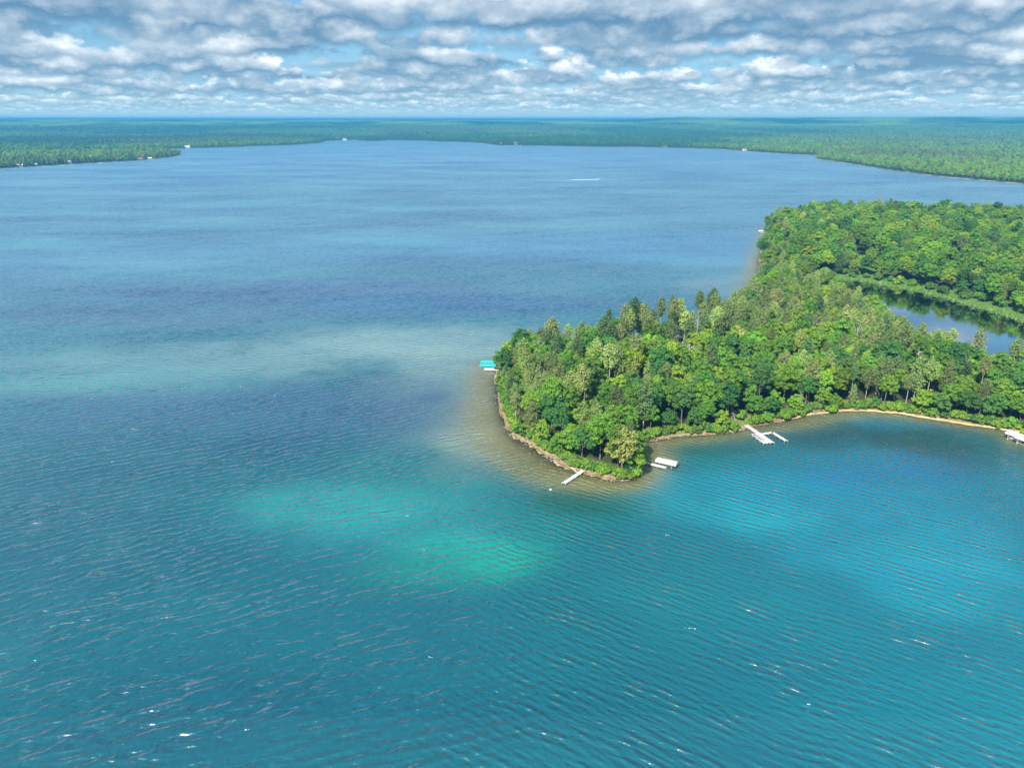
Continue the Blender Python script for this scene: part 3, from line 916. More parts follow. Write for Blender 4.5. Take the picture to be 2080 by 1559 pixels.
TONE = {'bright': 'bright green', 'mid': 'mid green', 'dark': 'dark green', 'yellow': 'yellow-green', 'olive': 'olive green', 'pale': 'pale yellowish', 'deep': 'deep green', 'blue': 'blue-green'}
def build_trees():
    pts = scatter()
    rng = np.random.RandomState(21)
    bl, pn = [], []
    for x, y, d in pts:
        zi = zone(x, y)
        big = float(fbm(np.array([x / 26]), np.array([y / 26]), 2)[0])
        p = PINE_P[zi] + (big - 0.5) * 0.7
        (pn if rng.rand() < p else bl).append((x, y, d, zi))
    bl.sort(key=lambda q: math.hypot(q[0], q[1])); pn.sort(key=lambda q: math.hypot(q[0], q[1]))
    print('TREES', len(bl), len(pn))
    rest = []
    for k, (x, y, d, zi) in enumerate(bl):
        pi = rng.randint(len(BL))
        s = rng.uniform(0.72, 1.08) * (0.80 + 0.20 * min(1, (d - 1.5) / 8)) * (1.0 if y < 470 else 1.12)
        tone = rng.choice(['bright', 'mid', 'dark'], p=[.34, .46, .20] if y < 470 else [.36, .42, .22])
        rz = rng.rand() * 6.28
        if k < 290:
            plant('broadleaf_tree', BL[pi], x, y, rz, s, M[tone], '%s broadleaf tree %s' % (TONE[tone], ZONES[zi][2]), 'broadleaf tree', '%s broadleaf trees %s' % (TONE[tone], ZONES[zi][2]))
        else:
            rest.append((x, y, ground_z(x, y), s, rz, pi * 3 + ['bright', 'mid', 'dark'].index(tone)))
    prest = []
    for k, (x, y, d, zi) in enumerate(pn):
        tall = zi in (5, 8)
        pi = rng.choice([3, 4, 1]) if tall else rng.choice([0, 1, 2, 5, 3], p=[.28, .22, .2, .18, .12])
        s = rng.uniform(0.62, 1.02) * (0.75 + 0.25 * min(1, (d - 2) / 7))
        if tall: s = rng.uniform(0.80, 0.98)
        elif zi == 11: s = rng.uniform(0.62, 0.88)
        tone = rng.choice(['olive', 'pale', 'deep'], p=[.2, .68, .12] if zi in (9, 11) else [.60, .20, .20])
        rz = rng.rand() * 6.28
        if k < 290:
            plant('pine_tree', PN[pi], x, y, rz, s, M[tone], '%s pine tree %s' % (TONE[tone], ZONES[zi][2]), 'pine tree', '%s pine trees %s' % (TONE[tone], ZONES[zi][2]))
        else:
            prest.append((x, y, ground_z(x, y), s, rz, pi * 3 + ['olive', 'pale', 'deep'].index(tone)))
    print('REST', len(rest), len(prest))
    specs = [(16, 4.6, 36, .28), (18, 5.2, 42, .30), (14.5, 4.2, 32, .24), (17, 4.9, 38, .33), (13, 4.8, 34, .22), (19, 4.6, 38, .36)]
    def merged(protos, tones, barkm):
        o = []
        for (tm, cm, H, Rr) in protos:
            for tn in tones:
                me = cm.copy(); me.materials.clear(); me.materials.append(M[tn])
                o.append(me)
        return o
    if rest:
        gn_forest('headland_woodland', rest, merged(BL, ('bright', 'mid', 'dark'), M['bark']), 'dense green broadleaf woodland covering the headland behind the pond', 'woodland')
    if prest:
        gn_forest('headland_pines', prest, merged(PN, ('olive', 'pale', 'deep'), M['pinebark']), 'scattered dark pines among the broadleaf woodland of the headland', 'pines')
build_trees()

# single trees that stand out
def special():
    tr, cr = broadleaf(77, 15, 4.0, 40, 80, 0.28, .12)
    P = (tr.mesh('broadleaf_trunk', [M['bark']]), cr.mesh('broadleaf_crown', [M['yellow']]))
    x, y = G(1262, 968); plant('broadleaf_tree', P, x, y, 0.4, 1.06, M['yellow'], 'pale yellow-green tree standing tallest at the very tip of the peninsula', 'broadleaf tree')
    x, y = G(1290, 962); plant('broadleaf_tree', BL[2], x, y, 0.4, 0.66, M['dark'], 'dark green tree right of the pale one, above the cream canopy dock', 'broadleaf tree')
    x, y = G(1495, 742); plant('broadleaf_tree', BL[4], x, y, 2.0, 1.15, M['yellow'], 'round yellow-green tree right of the two bare pine trunks', 'broadleaf tree')
    x, y = G(1297, 700); plant('pine_tree', PN[0], x, y, 1.0, 1.12, M['pale'], 'lone bright pine rising above the back-shore skyline against the lake', 'pine tree')
    x, y = G(1266, 706); plant('pine_tree', PN[2], x, y, 1.9, 1.12, M['olive'], 'bushy olive pine just left of the lone skyline pine', 'pine tree')
    x, y = G(1120, 735); plant('pine_tree', PN[0], x, y, 0.9, 1.08, M['olive'], 'tallest olive pine on the back shore left of the pale dead tree', 'pine tree')
    for (px, py, s, lab) in [(1452, 748, 1.0, 'tall pine with long bare trunk left of its twin near the cabin'), (1462, 752, 1.05, 'tall pine with long bare trunk right of its twin near the cabin')]:
        x, y = G(px, py); plant('pine_tree', PN[4], x, y, 1.0, s, M['olive'], lab, 'pine tree')
    x, y = G(1182, 840); plant('pine_tree', PN[2], x, y, 3.0, 0.75, M['blue'], 'small blue-green pine in the middle of the peninsula head', 'pine tree')
    x, y = G(1305, 885); plant('pine_tree', PN[0], x, y, 0.2, 0.98, M['deep'], 'tall green white pine standing above the notch in the bay shore', 'pine tree')
    # dead trees
    S = []
    for i in range(3):
        tr, br = snag(i)
        S.append((tr.mesh('dead_trunk', [M['deadwood']]), br.mesh('dead_branches', [M['deadwood']])))
    for i, (px, py, s, tilt, lab) in enumerate([(1148, 735, 1.25, None, 'pale bare dead tree on the back shore skyline'), (1690, 800, 1.05, (0.1, 0.25), 'grey dead trunk leaning right in the woods above the beach'),
            (1676, 812, .7, None, 'short bleached dead stump tree above the beach'), (1785, 815, .8, (0.3, .5), 'toppled grey dead tree above the middle of the beach'),
            (1495, 866, .6, (0.2, -.3), 'bare grey dead branches on the bay shore left of the branching dock'), (1935, 786, 1.1, None, 'pale dead tree on the near bank of the pond'),
            (1950, 790, 1.0, (0, .12), 'leaning pale dead tree beside the pond bank'), (1975, 812, 1.1, (0.15, .4), 'fallen pale dead tree lying across the woods below the pond'), (1630, 835, .75, (0.1, .5), 'grey tangled dead tree between the dock and the beach'),
            (1545, 655, 1.1, None, 'pale bare tree on the lake side of the neck'), (1480, 700, .9, None, 'grey dead trunk among the tall pines by the cabin'),
            (1280, 800, 1.35, None, 'pale dead top above the broadleaf canopy left of the bay notch'), (1395, 800, 1.3, (.05, .1), 'bare grey tree in the middle of the peninsula right of the notch'), (1580, 760, 1.3, None, 'pale bare crown in the woods above the branching dock'),
            (1720, 740, 1.35, (0, .15), 'slanting bare crown midway between beach and pond'), (1850, 800, 1.25, None, 'pale dead crown above the middle of the beach'), (1660, 680, 1.3, None, 'bare whitish tree on the neck left of the pond'), (1090, 850, 1.2, (.1, -.1), 'bare grey tree near the water on the left shore')]):
        x, y = G(px, py); plant('dead_tree', S[i % 3], x, y, i * 1.3, s, M['deadwood'], lab, 'dead tree', parts=('trunk', 'branches'), tilt=tilt)
    # young growth below the cabin
    for i, (px, py, s) in enumerate([(1394, 712, .32), (1410, 715, .36), (1400, 724, .38), (1412, 731, .42), (1397, 738, .45), (1408, 746, .5)]):
        x, y = G(px, py); plant('young_tree', BL[i % 6], x, y, i * 1.1, s, M[('bright', 'mid')[i % 2]], '%s young tree below the grey-roofed cabin' % ('bright green', 'mid green')[i % 2], 'broadleaf tree', '%s young trees below the grey-roofed cabin' % ('bright green', 'mid green')[i % 2])
    # leaning birch
    tr, cr = broadleaf(31, 11, 2.4, 16, 70, 0.26, .45)
    P = (tr.mesh('birch_trunk', [M['birch']]), cr.mesh('birch_crown', [M['mid']]))
    for px, py, t, lab in [(1530, 856, (-.15, .65), 'white birch leaning right over the branching dock'), (1072, 893, (.1, -.5), 'white-stemmed birch leaning over the water on the left shore')]:
        x, y = G(px, py); plant('birch_tree', P, x, y, 0, 0.9, M['mid'], lab, 'birch', tilt=t)
    # shrubs on the bank
    SH = []
    for i in range(4):
        st, cr = shrub(i, rnd.uniform(2.6, 3.6), rnd.uniform(1.9, 2.5))
        SH.append((st.mesh('shrub_stems', [M['bark']]), cr.mesh('shrub_leaves', [M['bright']])))
    for px, py, s, lab in [(1596, 852, 1.5, 'bright round willow shrub on the shore right of the branching dock'), (1688, 837, 1.7, 'large bright round shrub at the left end of the beach'), (1500, 858, 1.2, 'bright green shrub left of the branching dock'), (1292, 966, 1.0, 'green shrub at the water edge left of the cream canopy')]:
        x, y = G(px, py); plant('willow_shrub', SH[0], x, y, 1.0, s, M['bright'], lab, 'shrub', parts=('stems', 'leaves'))
    rng = np.random.RandomState(3)
    n = 0
    per = near_poly
    seglist = []
    for i in range(len(per)):
        a = per[i]; b = per[(i + 1) % len(per)]
        if 14 * 3 <= i < 49 * 3 and a[0] < 215: seglist.append((a, b))
    for a, b in seglist:
        L = math.hypot(*(b - a)); k = 0.0
        while k < L:
            k += rng.uniform(1.8, 3.2)
            q = a + (b - a) * min(1, k / L); nrm = np.array([-(b - a)[1], (b - a)[0]]) / (L + 1e-9)
            for sg in (1, -1):
                w = q + nrm * sg * rng.uniform(1.0, 3.4)
                if sdist(per, np.array([w[0]]), np.array([w[1]]))[0] > 0.7: break
            else: continue
            if any((w[0] - kk[0][0]) ** 2 + (w[1] - kk[0][1]) ** 2 < 16 for kk in KEEP[:1] + KEEP[-1:]): continue
            zi = zone(*w); tone = rng.choice(['bright', 'mid', 'dark'], p=[.35, .45, .2])
            n += 1
            if n > 250: break
            plant('shore_shrub', SH[rng.randint(4)], w[0], w[1], rng.rand() * 6, rng.uniform(.65, 1.35), M[tone], '%s bank shrub %s' % (TONE[tone], ZONES[zi][2]), 'shrub', '%s bank shrubs %s' % (TONE[tone], ZONES[zi][2]), parts=('stems', 'leaves'))
    print('SHRUBS', n)
    m = 0
    for i in range(0, len(pond_poly)):
        a, b = pond_poly[i], pond_poly[(i + 1) % len(pond_poly)]
        L = math.hypot(*(b - a)); nr = np.array([-(b - a)[1], (b - a)[0]]) / (L + 1e-9)
        for kk in range(max(1, int(L / 6))):
            q = a + (b - a) * rng.rand()
            for sg in (1, -1):
                w = q + nr * sg * rng.uniform(10, 17)
                if sdist(pond_poly, np.array([w[0]]), np.array([w[1]]))[0] < -8: break
            else: continue
            if w[1] < 430 or w[0] > .78 * w[1] or near_land(np.array([w[0]]), np.array([w[1]]))[0] < 6: continue
            tone = rng.choice(['bright', 'mid', 'dark'], p=[.3, .45, .25]); m += 1
            plant('marsh_shrub', SH[rng.randint(4)], w[0], w[1], rng.rand() * 6, rng.uniform(1.0, 2.2), M[tone], '%s marsh shrub along the far pond bank' % TONE[tone], 'shrub', '%s marsh shrubs along the far pond bank' % TONE[tone], parts=('stems', 'leaves'))
    print('MARSH', m)
special()

ORD = 'first second third fourth fifth sixth seventh eighth ninth tenth eleventh twelfth thirteenth fourteenth fifteenth sixteenth seventeenth eighteenth nineteenth'.split()
def ordinal(i):
    if i < 19: return ORD[i]
    t, u = divmod(i + 1, 10)
    w = {2: ('twentieth', 'twenty'), 3: ('thirtieth', 'thirty'), 4: ('fortieth', 'forty'), 5: ('fiftieth', 'fifty'), 6: ('sixtieth', 'sixty')}[t]
    return w[0] if u == 0 else w[1] + '-' + ORD[u - 1]
def single_out():
    """plants of one look in one place are told apart by their order from the left"""
    by = {}
    for o in C.objects:
        if o.parent is None and 'group' in o: by.setdefault(o['label'], []).append(o)
    for lab, os_ in by.items():
        if len(os_) < 2: continue
        os_.sort(key=lambda o: o.location.x / (o.location.y * CP + (CAM_H - o.location.z) * SP))
        g = os_[0]['group']
        for i, o in enumerate(os_):
            o['label'] = ('leftmost of the ' if i == 0 else 'rightmost of the ' if i == len(os_) - 1 else ordinal(i) + ' from left of the ') + g
single_out()

# ------------------------------------------------------------------ far forest
def far_forest():
    rng = np.random.RandomState(2)
    shapes = []
    for i in range(3):
        tr, cr = broadleaf(40 + i, 16, 5.0, 20, 26, 0.75, .12)
        for tn in ('bright', 'mid', 'dark'):
            shapes.append(joined(tr, cr, [M['bark'], M[tn]]))
    for i in range(2):
        tr, cr = pine(60 + i, 20, 4.0, .2, .55, 0.62, .1, .4)
        for tn in ('olive', 'deep'):
            shapes.append(joined(tr, cr, [M['pinebark'], M[tn]]))
    out = []
    r = 1250.0
    while r < 7200:
        s = 7.2 * (r / 1400.0) ** 0.75
        A = np.arange(-R(39), R(39), s / r)
        a = A + rng.uniform(-.45, .45, A.shape) * s / r
        rr = r + rng.uniform(-.45, .45, A.shape) * s
        x, y = rr * np.sin(a), rr * np.cos(a)
        keep = (x > -2400) | (y > 1700)
        out.append(np.stack([x[keep], y[keep], np.full(keep.sum(), s)], 1))
        r += s
    p = np.concatenate(out)
    d = far_land(p[:, 0], p[:, 1])
    k = d > 4.5
    # inlet seen at the left edge stays open
    p, d = p[k], d[k]
    hz = hills(p[:, 0], p[:, 1]) * smooth(0, 600, d)
    n = len(p); print('FAR', n)
    sz = np.clip(p[:, 2] / 7.2, 1, 3.2)
    scl = rng.uniform(.75, 1.2, n) * (0.93 + 0.16 * (sz - 1)) * (0.7 + 0.3 * smooth(5, 30, d))
    cloud_tone = 0.48 + 3.4 * (fbm(p[:, 0] / 1100, p[:, 1] / 1900, 4) - 0.5) + 0.25 * ((p[:, 0] > 500) & (p[:, 1] < 2100))  # tone bands in the tree colour stand in for cloud shadow
    u = cloud_tone + rng.normal(size=n) * 0.07
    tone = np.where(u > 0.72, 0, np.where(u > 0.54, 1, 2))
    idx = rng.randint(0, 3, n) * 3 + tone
    pinep = smooth(0.55, 0.7, fbm(p[:, 0] / 300 + 50, p[:, 1] / 500 + 20, 3)) * 0.6 + 0.06
    isp = rng.rand(n) < pinep
    idx = np.where(isp, 9 + rng.randint(0, 2, n) * 2 + (tone == 2), idx)
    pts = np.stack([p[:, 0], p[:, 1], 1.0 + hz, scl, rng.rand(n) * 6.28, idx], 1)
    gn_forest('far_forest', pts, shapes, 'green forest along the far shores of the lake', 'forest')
far_forest()
def distant_woods():
    X, Y, Rr, A = polar(6600, 26500, 210, -40, 40, 900)
    d = far_land(X, Y)
    hz = hills(X, Y)
    b = np.random.RandomState(9).rand(*X.shape)
    Z = hz + 9 + 9 * fbm(X / 60, Y / 60, 2) + 6 * b * smooth(6500, 9000, Rr)
    Z = np.where(Rr < 6700, hz - 2, np.minimum(Z, 135.0))
    m = bpy.data.materials.new('distant_canopy'); m.use_nodes = True
    t = NT(m.node_tree)
    out = t.n('ShaderNodeOutputMaterial'); df = t.n('ShaderNodeBsdfDiffuse')
    g = t.n('ShaderNodeNewGeometry').outputs['Position']
    n1 = t.noise(t.vmath('MULTIPLY', g, (0.0011, 0.0007, 0)), 1.0, 5, 0.6); n2 = t.noise(g, 0.03, 3, 0.6)
    c = t.mix(t.maprange(n1, 0.42, 0.58), (0.016, 0.060, 0.026), (0.190, 0.290, 0.055))  # broad dark and bright bands, cloud shadow put into the canopy colour
    c = t.mix(t.maprange(n2, 0.3, 0.7), t.mix(1, c, (0.65, 0.7, 0.7), 'MULTIPLY'), t.mix(1, c, (1.25, 1.2, 1.1), 'MULTIPLY'))
    t.link(c, df.inputs[0]); t.link(df.outputs[0], out.inputs[0])
    o = fast_grid('distant_woods', X, Y, Z, m, flip=True)
    tag(o, 'distant wooded hills fading to blue along the horizon', 'forest', kind='stuff')
distant_woods()
# ------------------------------------------------------------------ docks, lifts, boats, houses
M['deck'] = principled('pale_decking', (0.50, 0.48, 0.46), 0.75, 0.2, 0.14, 1.5)
M['alu'] = principled('dock_aluminium', (0.62, 0.63, 0.64), 0.4, 0.5, 0.1, 4.0)
M['teal'] = principled('teal_vinyl', (0.03, 0.33, 0.32), 0.5, 0.35, 0.12, 1.2)
M['cream'] = principled('cream_vinyl', (0.50, 0.48, 0.40), 0.55, 0.3, 0.08, 1.2)
M['white'] = principled('white_vinyl', (0.58, 0.58, 0.57), 0.5, 0.3, 0.06, 1.2)
M['hull'] = principled('white_gelcoat', (0.80, 0.80, 0.79), 0.25, 0.5)
M['dark'] = M['dark']
M['navy'] = principled('dark_trim', (0.03, 0.035, 0.05), 0.4, 0.4)
M['glass'] = principled('tinted_glass', (0.05, 0.07, 0.09), 0.1, 0.6)
M['foam'] = principled('foam', (0.82, 0.84, 0.85), 0.9, 0.1, 0.1, 2.0)
M['seat'] = principled('boat_upholstery', (0.55, 0.42, 0.32), 0.7, 0.2, 0.2, 3.0)

def place(name, loc, rz, label, cat, group=None):
    o = empty(name, loc, rz); tag(o, label, cat, group); return o
def part(name, shape, mat, parent):
    return mesh_obj(name, np.concatenate(shape.v), shape.f, mat, parent)

def dock(name, pts, width, label, z=0.62, step=3.05, extra=None):
    """walkway on legs along world points pts; every deck section and leg is a part"""
    root = place(name, (pts[0][0], pts[0][1], 0), 0, label, 'dock')
    ox, oy = pts[0]
    prev_end = False
    for a, b in zip(pts[:-1], pts[1:]):
        dx, dy = b[0] - a[0], b[1] - a[1]; L = math.hypot(dx, dy); ang = math.atan2(dy, dx)
        n = max(1, round(L / step)); s = L / n
        ux, uy = dx / L, dy / L
        for i in range(n):
            c = (i + .5) * s
            sh = Shape(); sh.box((a[0] + ux * c - ox, a[1] + uy * c - oy, z), (s - 0.05, width, 0.07), ang)
            d = part('deck_section', sh, M['deck'], root)
            fr = Shape()
            for sg in (-1, 1):
                fr.box((a[0] + ux * c - uy * sg * (width / 2 - .05) - ox, a[1] + uy * c + ux * sg * (width / 2 - .05) - oy, z - 0.13), (s - 0.06, 0.07, 0.16), ang)
            part('side_frame', fr, M['alu'], d)
        for i in range(n + 1):
            for sg in (-1, 1):
                x = a[0] + ux * s * i - uy * sg * (width / 2 + .05); y = a[1] + uy * s * i + ux * sg * (width / 2 + .05)
                p = Shape(); p.tube([(x - ox, y - oy, -1.6), (x - ox, y - oy, z + 0.28)], [0.045, 0.045], 6)
                part('leg', p, M['alu'], root)
    return root

def canopy_shape(L, W, top, rise=0.75, skirt=0.45):
    s = Shape(); nx, ny = 14, 10; v = []
    for i in range(nx + 1):
        u = i / nx * 2 - 1
        e = 1 - max(0, (abs(u) - 0.86) / 0.14) ** 2 * 0.35
        for j in range(ny + 1):
            w = j / ny * 2 - 1
            v.append((u * L / 2, w * W / 2, top - skirt + skirt + rise * e * (1 - abs(w) ** 2.4) + 0.025 * math.sin(i * 1.6)))
    f = [(i * (ny + 1) + j, (i + 1) * (ny + 1) + j, (i + 1) * (ny + 1) + j + 1, i * (ny + 1) + j + 1) for i in range(nx) for j in range(ny)]
    s.add(v, f)
    k = Shape()
    rim = [(-L / 2, -W / 2), (L / 2, -W / 2), (L / 2, W / 2), (-L / 2, W / 2)]
    for q in range(4):
        a, b = rim[q], rim[(q + 1) % 4]
        m = 6; vv = []; ff = []
        for i in range(m + 1):
            t = i / m; x, y = a[0] + (b[0] - a[0]) * t, a[1] + (b[1] - a[1]) * t
            if q % 2: zt = top + rise * 0.65 * (1 - abs(2 * t - 1) ** 2.4) - .01
            else: zt = top
            vv += [(x, y, zt), (x * 1.004, y * 1.004, top - skirt - 0.03 * (i % 2))]
        ff = [(2 * i, 2 * i + 1, 2 * i + 3, 2 * i + 2) for i in range(m)]
        k.add(vv, ff)
    return s, k
def boat_lift(loc, rz, L, W, mat, label, top=2.7, group=None):
    r = place('boat_lift', (loc[0], loc[1], 0), rz, label, 'boat lift', group)
    s, k = canopy_shape(L, W, top)
    c = mesh_obj('canopy', np.concatenate(s.v), s.f, mat, r, smooth_=True)
    part('skirt', k, mat, c)
    fx, fy = L * 0.30, W / 2 - 0.25
    for sx in (-1, 1):
        for sy in (-1, 1):
            p = Shape(); p.tube([(sx * fx, sy * fy, -1.8), (sx * fx, sy * fy, top + .15)], [0.07, 0.06], 6); part('post', p, M['alu'], r)
        b = Shape(); b.box((sx * fx, 0, 0.35), (0.12, W - 0.4, 0.14)); part('cross_beam', b, M['alu'], r)
    for sy in (-1, 1):
        b = Shape(); b.box((0, sy * fy, top - 0.05), (L * 0.92, 0.06, 0.08)); part('side_rail', b, M['alu'], r)
        b = Shape(); b.box((0, sy * 0.55, 0.50), (L * 0.62, 0.16, 0.10)); part('bunk', b, M['alu'], r)
    return r
def hull_shape(L, W, H):
    s = Shape(); n = 10; v = []
    for i in range(n + 1):
        t = i / n; x = -L / 2 + L * t
        w = W / 2 * (1 - max(0, (t - 0.45) / 0.55) ** 2.2); kz = 0.0 + 0.45 * H * max(0, (t - .6) / .4) ** 2
        top = H * (1 + 0.18 * t * t)
        w = max(w, 0.03)
        v += [(x, -w, top), (x, -w * 0.82, kz + H * .35), (x, 0, kz), (x, w * 0.82, kz + H * .35), (x, w, top)]
    f = [(i * 5 + j, i * 5 + j + 1, (i + 1) * 5 + j + 1, (i + 1) * 5 + j) for i in range(n) for j in range(4)]
    f += [(0, 1, 2, 3, 4)]
    s.add(v, f)
    d = Shape(); dv = []
    for i in range(n + 1):
        t = i / n; x = -L / 2 + L * t
        w = max(W / 2 * (1 - max(0, (t - 0.45) / 0.55) ** 2.2), .03)
        z = H * (1 + 0.18 * t * t) - (0.02 if t > .58 else 0.28)
        dv += [(x, -w * .97, z), (x, w * .97, z)]
    d.add(dv, [(2 * i, 2 * i + 2, 2 * i + 3, 2 * i + 1) for i in range(n)])
    return s, d
def motorboat(loc, rz, L, label, z=-0.15, group=None, mat=None):
    r = place('motorboat', (loc[0], loc[1], z), rz, label, 'boat', group)
    W, H = L * 0.36, L * 0.15
    s, d = hull_shape(L, W, H)
    part('hull', s, mat or M['hull'], r); part('deck', d, M['hull'], r)
    w = Shape(); w.box((L * .08, 0, H * 1.28), (0.08, W * .78, H * .5), 0, .8); part('windshield', w, M['glass'], r)
    for sy in (-1, 1):
        q = Shape(); q.box((-L * .12, sy * W * .22, H * .98), (L * .12, W * .28, H * .5)); part('seat', q, M['seat'], r)
    o = Shape(); o.box((-L * .53, 0, H * 1.1), (L * .08, W * .16, H * .7), 0, .8); o.box((-L * .53, 0, H * .4), (L * .04, W * .08, H)); part('outboard_motor', o, M['navy'], r)
    return r

P_ = lambda px, py, z=0.0: G(px, py, z)
def ang(a, b): return math.atan2(b[1] - a[1], b[0] - a[0])
# bent dock at the tip
dock('dock', [P_(1192, 949, .6), P_(1176, 961, .6), P_(1145, 981, .6)], 1.45, 'narrow white dock with a slight bend at the tip of the peninsula')
# straight dock with cream canopy
dA, dB = P_(1300, 936.5, .6), P_(1353, 949, .6)
dock('dock', [dA, dB], 1.35, 'straight white dock beside the cream canopy, right of the tip')
gA = ang(dA, dB)
cx = dA[0] + (dB[0] - dA[0]) * 0.93 - math.sin(gA) * 2.45; cy = dA[1] + (dB[1] - dA[1]) * 0.93 + math.cos(gA) * 2.45
boat_lift((cx, cy), gA, 7.6, 3.0, M['cream'], 'boat lift with cream canopy at the end of the straight dock', 1.75)
# branching dock in the bay
q0, q1 = P_(1515, 862.5, .6), P_(1569, 899, .6)
a_ = ang(q0, q1); ux, uy = math.cos(a_), math.sin(a_); nx, ny = uy, -ux      # n: towards the camera-left side
if ny > 0: nx, ny = -nx, -ny
root = dock('dock', [q0, q1], 1.75, 'white branching dock with side arm and slatted platform in the bay')
ox, oy = q0
Ld = math.hypot(q1[0] - q0[0], q1[1] - q0[1])
def at_dock(t, off): return (q0[0] + ux * Ld * t + nx * off - ox, q0[1] + uy * Ld * t + ny * off - oy)
for k, (t, ln) in enumerate([(.50, 2.3), (.58, 2.5), (.66, 2.5), (.74, 2.7), (.82, 2.9)]):
    x, y = at_dock(t, 0.95 + ln / 2); s = Shape(); s.box((x, y, 0.60 - 0.02 * (k % 2)), (0.62, ln, 0.08), a_); part('ramp_slat', s, M['deck'], root)
for off in (1.4, 2.9):
    x, y = at_dock(.66, off); s = Shape(); s.box((x, y, 0.47), (Ld * .36, 0.14, 0.14), a_); part('side_frame', s, M['alu'], root)
x, y = at_dock(.925, 0.95 + 1.35); s = Shape(); s.box((x, y, 0.625), (Ld * .13, 2.7, 0.07), a_); part('platform', s, M['deck'], root)
for t, off in ((.87, 3.7), (.99, 3.7), (.99, 2.2), (.55, 3.3), (.70, 3.5)):
    x, y = at_dock(t, off); p = Shape(); p.tube([(x, y, -1.8), (x, y, .95)], [.05, .05], 6); part('leg', p, M['alu'], root)
def arm_section(a, b, w):
    dx, dy = b[0] - a[0], b[1] - a[1]; L = math.hypot(dx, dy); g = math.atan2(dy, dx); n = max(1, round(L / 3.05)); s_ = L / n
    for i in range(n):
        c = (i + .5) * s_ / L
        sh = Shape(); sh.box((a[0] + dx * c - ox, a[1] + dy * c - oy, .605), (s_ - .05, w, .07), g); part('deck_section', sh, M['deck'], root)
    for i in range(n + 1):
        for sg in (-1, 1):
            x = a[0] + dx * i / n - math.sin(g) * sg * (w / 2 + .05) - ox; y = a[1] + dy * i / n + math.cos(g) * sg * (w / 2 + .05) - oy
            p = Shape(); p.tube([(x, y, -1.8), (x, y, .92)], [.045, .045], 6); part('leg', p, M['alu'], root)
m0, m1, m2 = P_(1547, 881.5, .6), P_(1569, 878, .6), P_(1597, 895, .6)
arm_section(m0, m1, 1.5); arm_section(m1, m2, 1.5)
# teal canopies left of the peninsula
for (px, py, L, lab) in [(991, 739.5, 7.8, 'nearer of the two teal canopy boat lifts off the left shore'), (991.5, 732.8, 7.2, 'farther of the two teal canopy boat lifts off the left shore')]:
    c = P_(px, py, 3.0); boat_lift(c, R(-3), L, 3.0, M['teal'], lab, 2.55)
c = P_(991, 739.5, 3.0); motorboat(c, R(177), 6.4, 'white boat stored under the nearer teal canopy', 0.55)
dock('dock', [P_(1013, 751, .6), P_(984, 750.5, .6)], 1.2, 'short grey dock beside the teal canopies')
# white lifts at the right edge
c = P_(2064, 881, 2.9); boat_lift(c, R(-63), 6.2, 3.3, M['white'], 'white canopy boat lift at the right edge of the bay beach')
motorboat(c, R(117), 5.4, 'white boat hanging under the white canopy at the right edge', 0.5)
c = P_(2083, 890, 2.9); boat_lift(c, R(-63), 6.4, 3.2, M['white'], 'white canopy boat lift cut off by the right frame edge')
# canopy on the far headland
c = P_(1548.5, 468.5, 2.9); boat_lift(c, R(4), 8.0, 3.4, M['white'], 'small white canopy boat lift on the lake side of the far headland')
motorboat(c, R(184), 6.0, 'white boat under the canopy on the far headland', 0.5)
# boat under way with its wake
b = P_(1217, 364.5)
motorboat(b, R(14), 7.2, 'white motorboat speeding right across the open lake', 0.0)
def wake():
    rng = np.random.RandomState(4); s = Shape()
    x0, y0 = b; g = R(14); ca, sa = math.cos(g), math.sin(g)
    def fleck(u, v, r):
        k = 7; an = np.sort(rng.rand(k)) * 6.283; rr = r * rng.uniform(.6, 1.2, k)
        base = [(x0 + (u + q * math.cos(w) * 1.8) * ca - (v + q * math.sin(w)) * sa, y0 + (u + q * math.cos(w) * 1.8) * sa + (v + q * math.sin(w)) * ca, 0.03 + rng.rand() * .03) for q, w in zip(rr, an)]
        s.add(base + [(x0 + u * ca - v * sa, y0 + u * sa + v * ca, 0.12 + .5 * r * .3)], [(i, (i + 1) % k, k) for i in range(k)])
    for i in range(520):
        u = -3.5 - 55 * rng.rand() ** 1.7
        fleck(u, rng.normal() * (0.7 + 0.022 * -u), rng.uniform(.25, .8))
    # thin trail far behind
    for i in range(900):
        u = -60 - rng.rand() * 560
        fleck(u, rng.normal() * 0.9 + 30 * math.sin((u + 60) * .0026), rng.uniform(.10, .22))
    o = mesh_obj('boat_wake', np.concatenate(s.v), s.f, M['foam']); tag(o, 'white foam wake trailing behind the motorboat', 'wake', kind='stuff')
wake()
# scattered whitecaps
def whitecaps():
    rng = np.random.RandomState(8); s = Shape()
    for px, py in [(232, 936), (825, 1047), (1402, 1276), (1644, 1430), (117, 594), (113, 626), (155, 790), (487, 785), (556, 803), (875, 1335), (862, 1115), (70, 1340), (375, 1005), (1355, 1087), (1410, 1275), (500, 1480), (960, 640), (690, 675)]:
        x, y = G(px, py)
        for i in range(3):
            k = 6; an = np.sort(rng.rand(k)) * 6.283; cx, cy = x + rng.normal() * .35, y + rng.normal() * .2; r = rng.uniform(.05, .13)
            s.add([(cx + r * 1.8 * math.cos(w), cy + r * .7 * math.sin(w) + .5 * r * math.cos(w), .03) for w in an] + [(cx, cy, .16)], [(q, (q + 1) % k, k) for q in range(k)])
    o = mesh_obj('whitecaps', np.concatenate(s.v), s.f, M['foam']); tag(o, 'tiny white breaking wave crests scattered over the lake', 'foam', kind='stuff')
whitecaps()
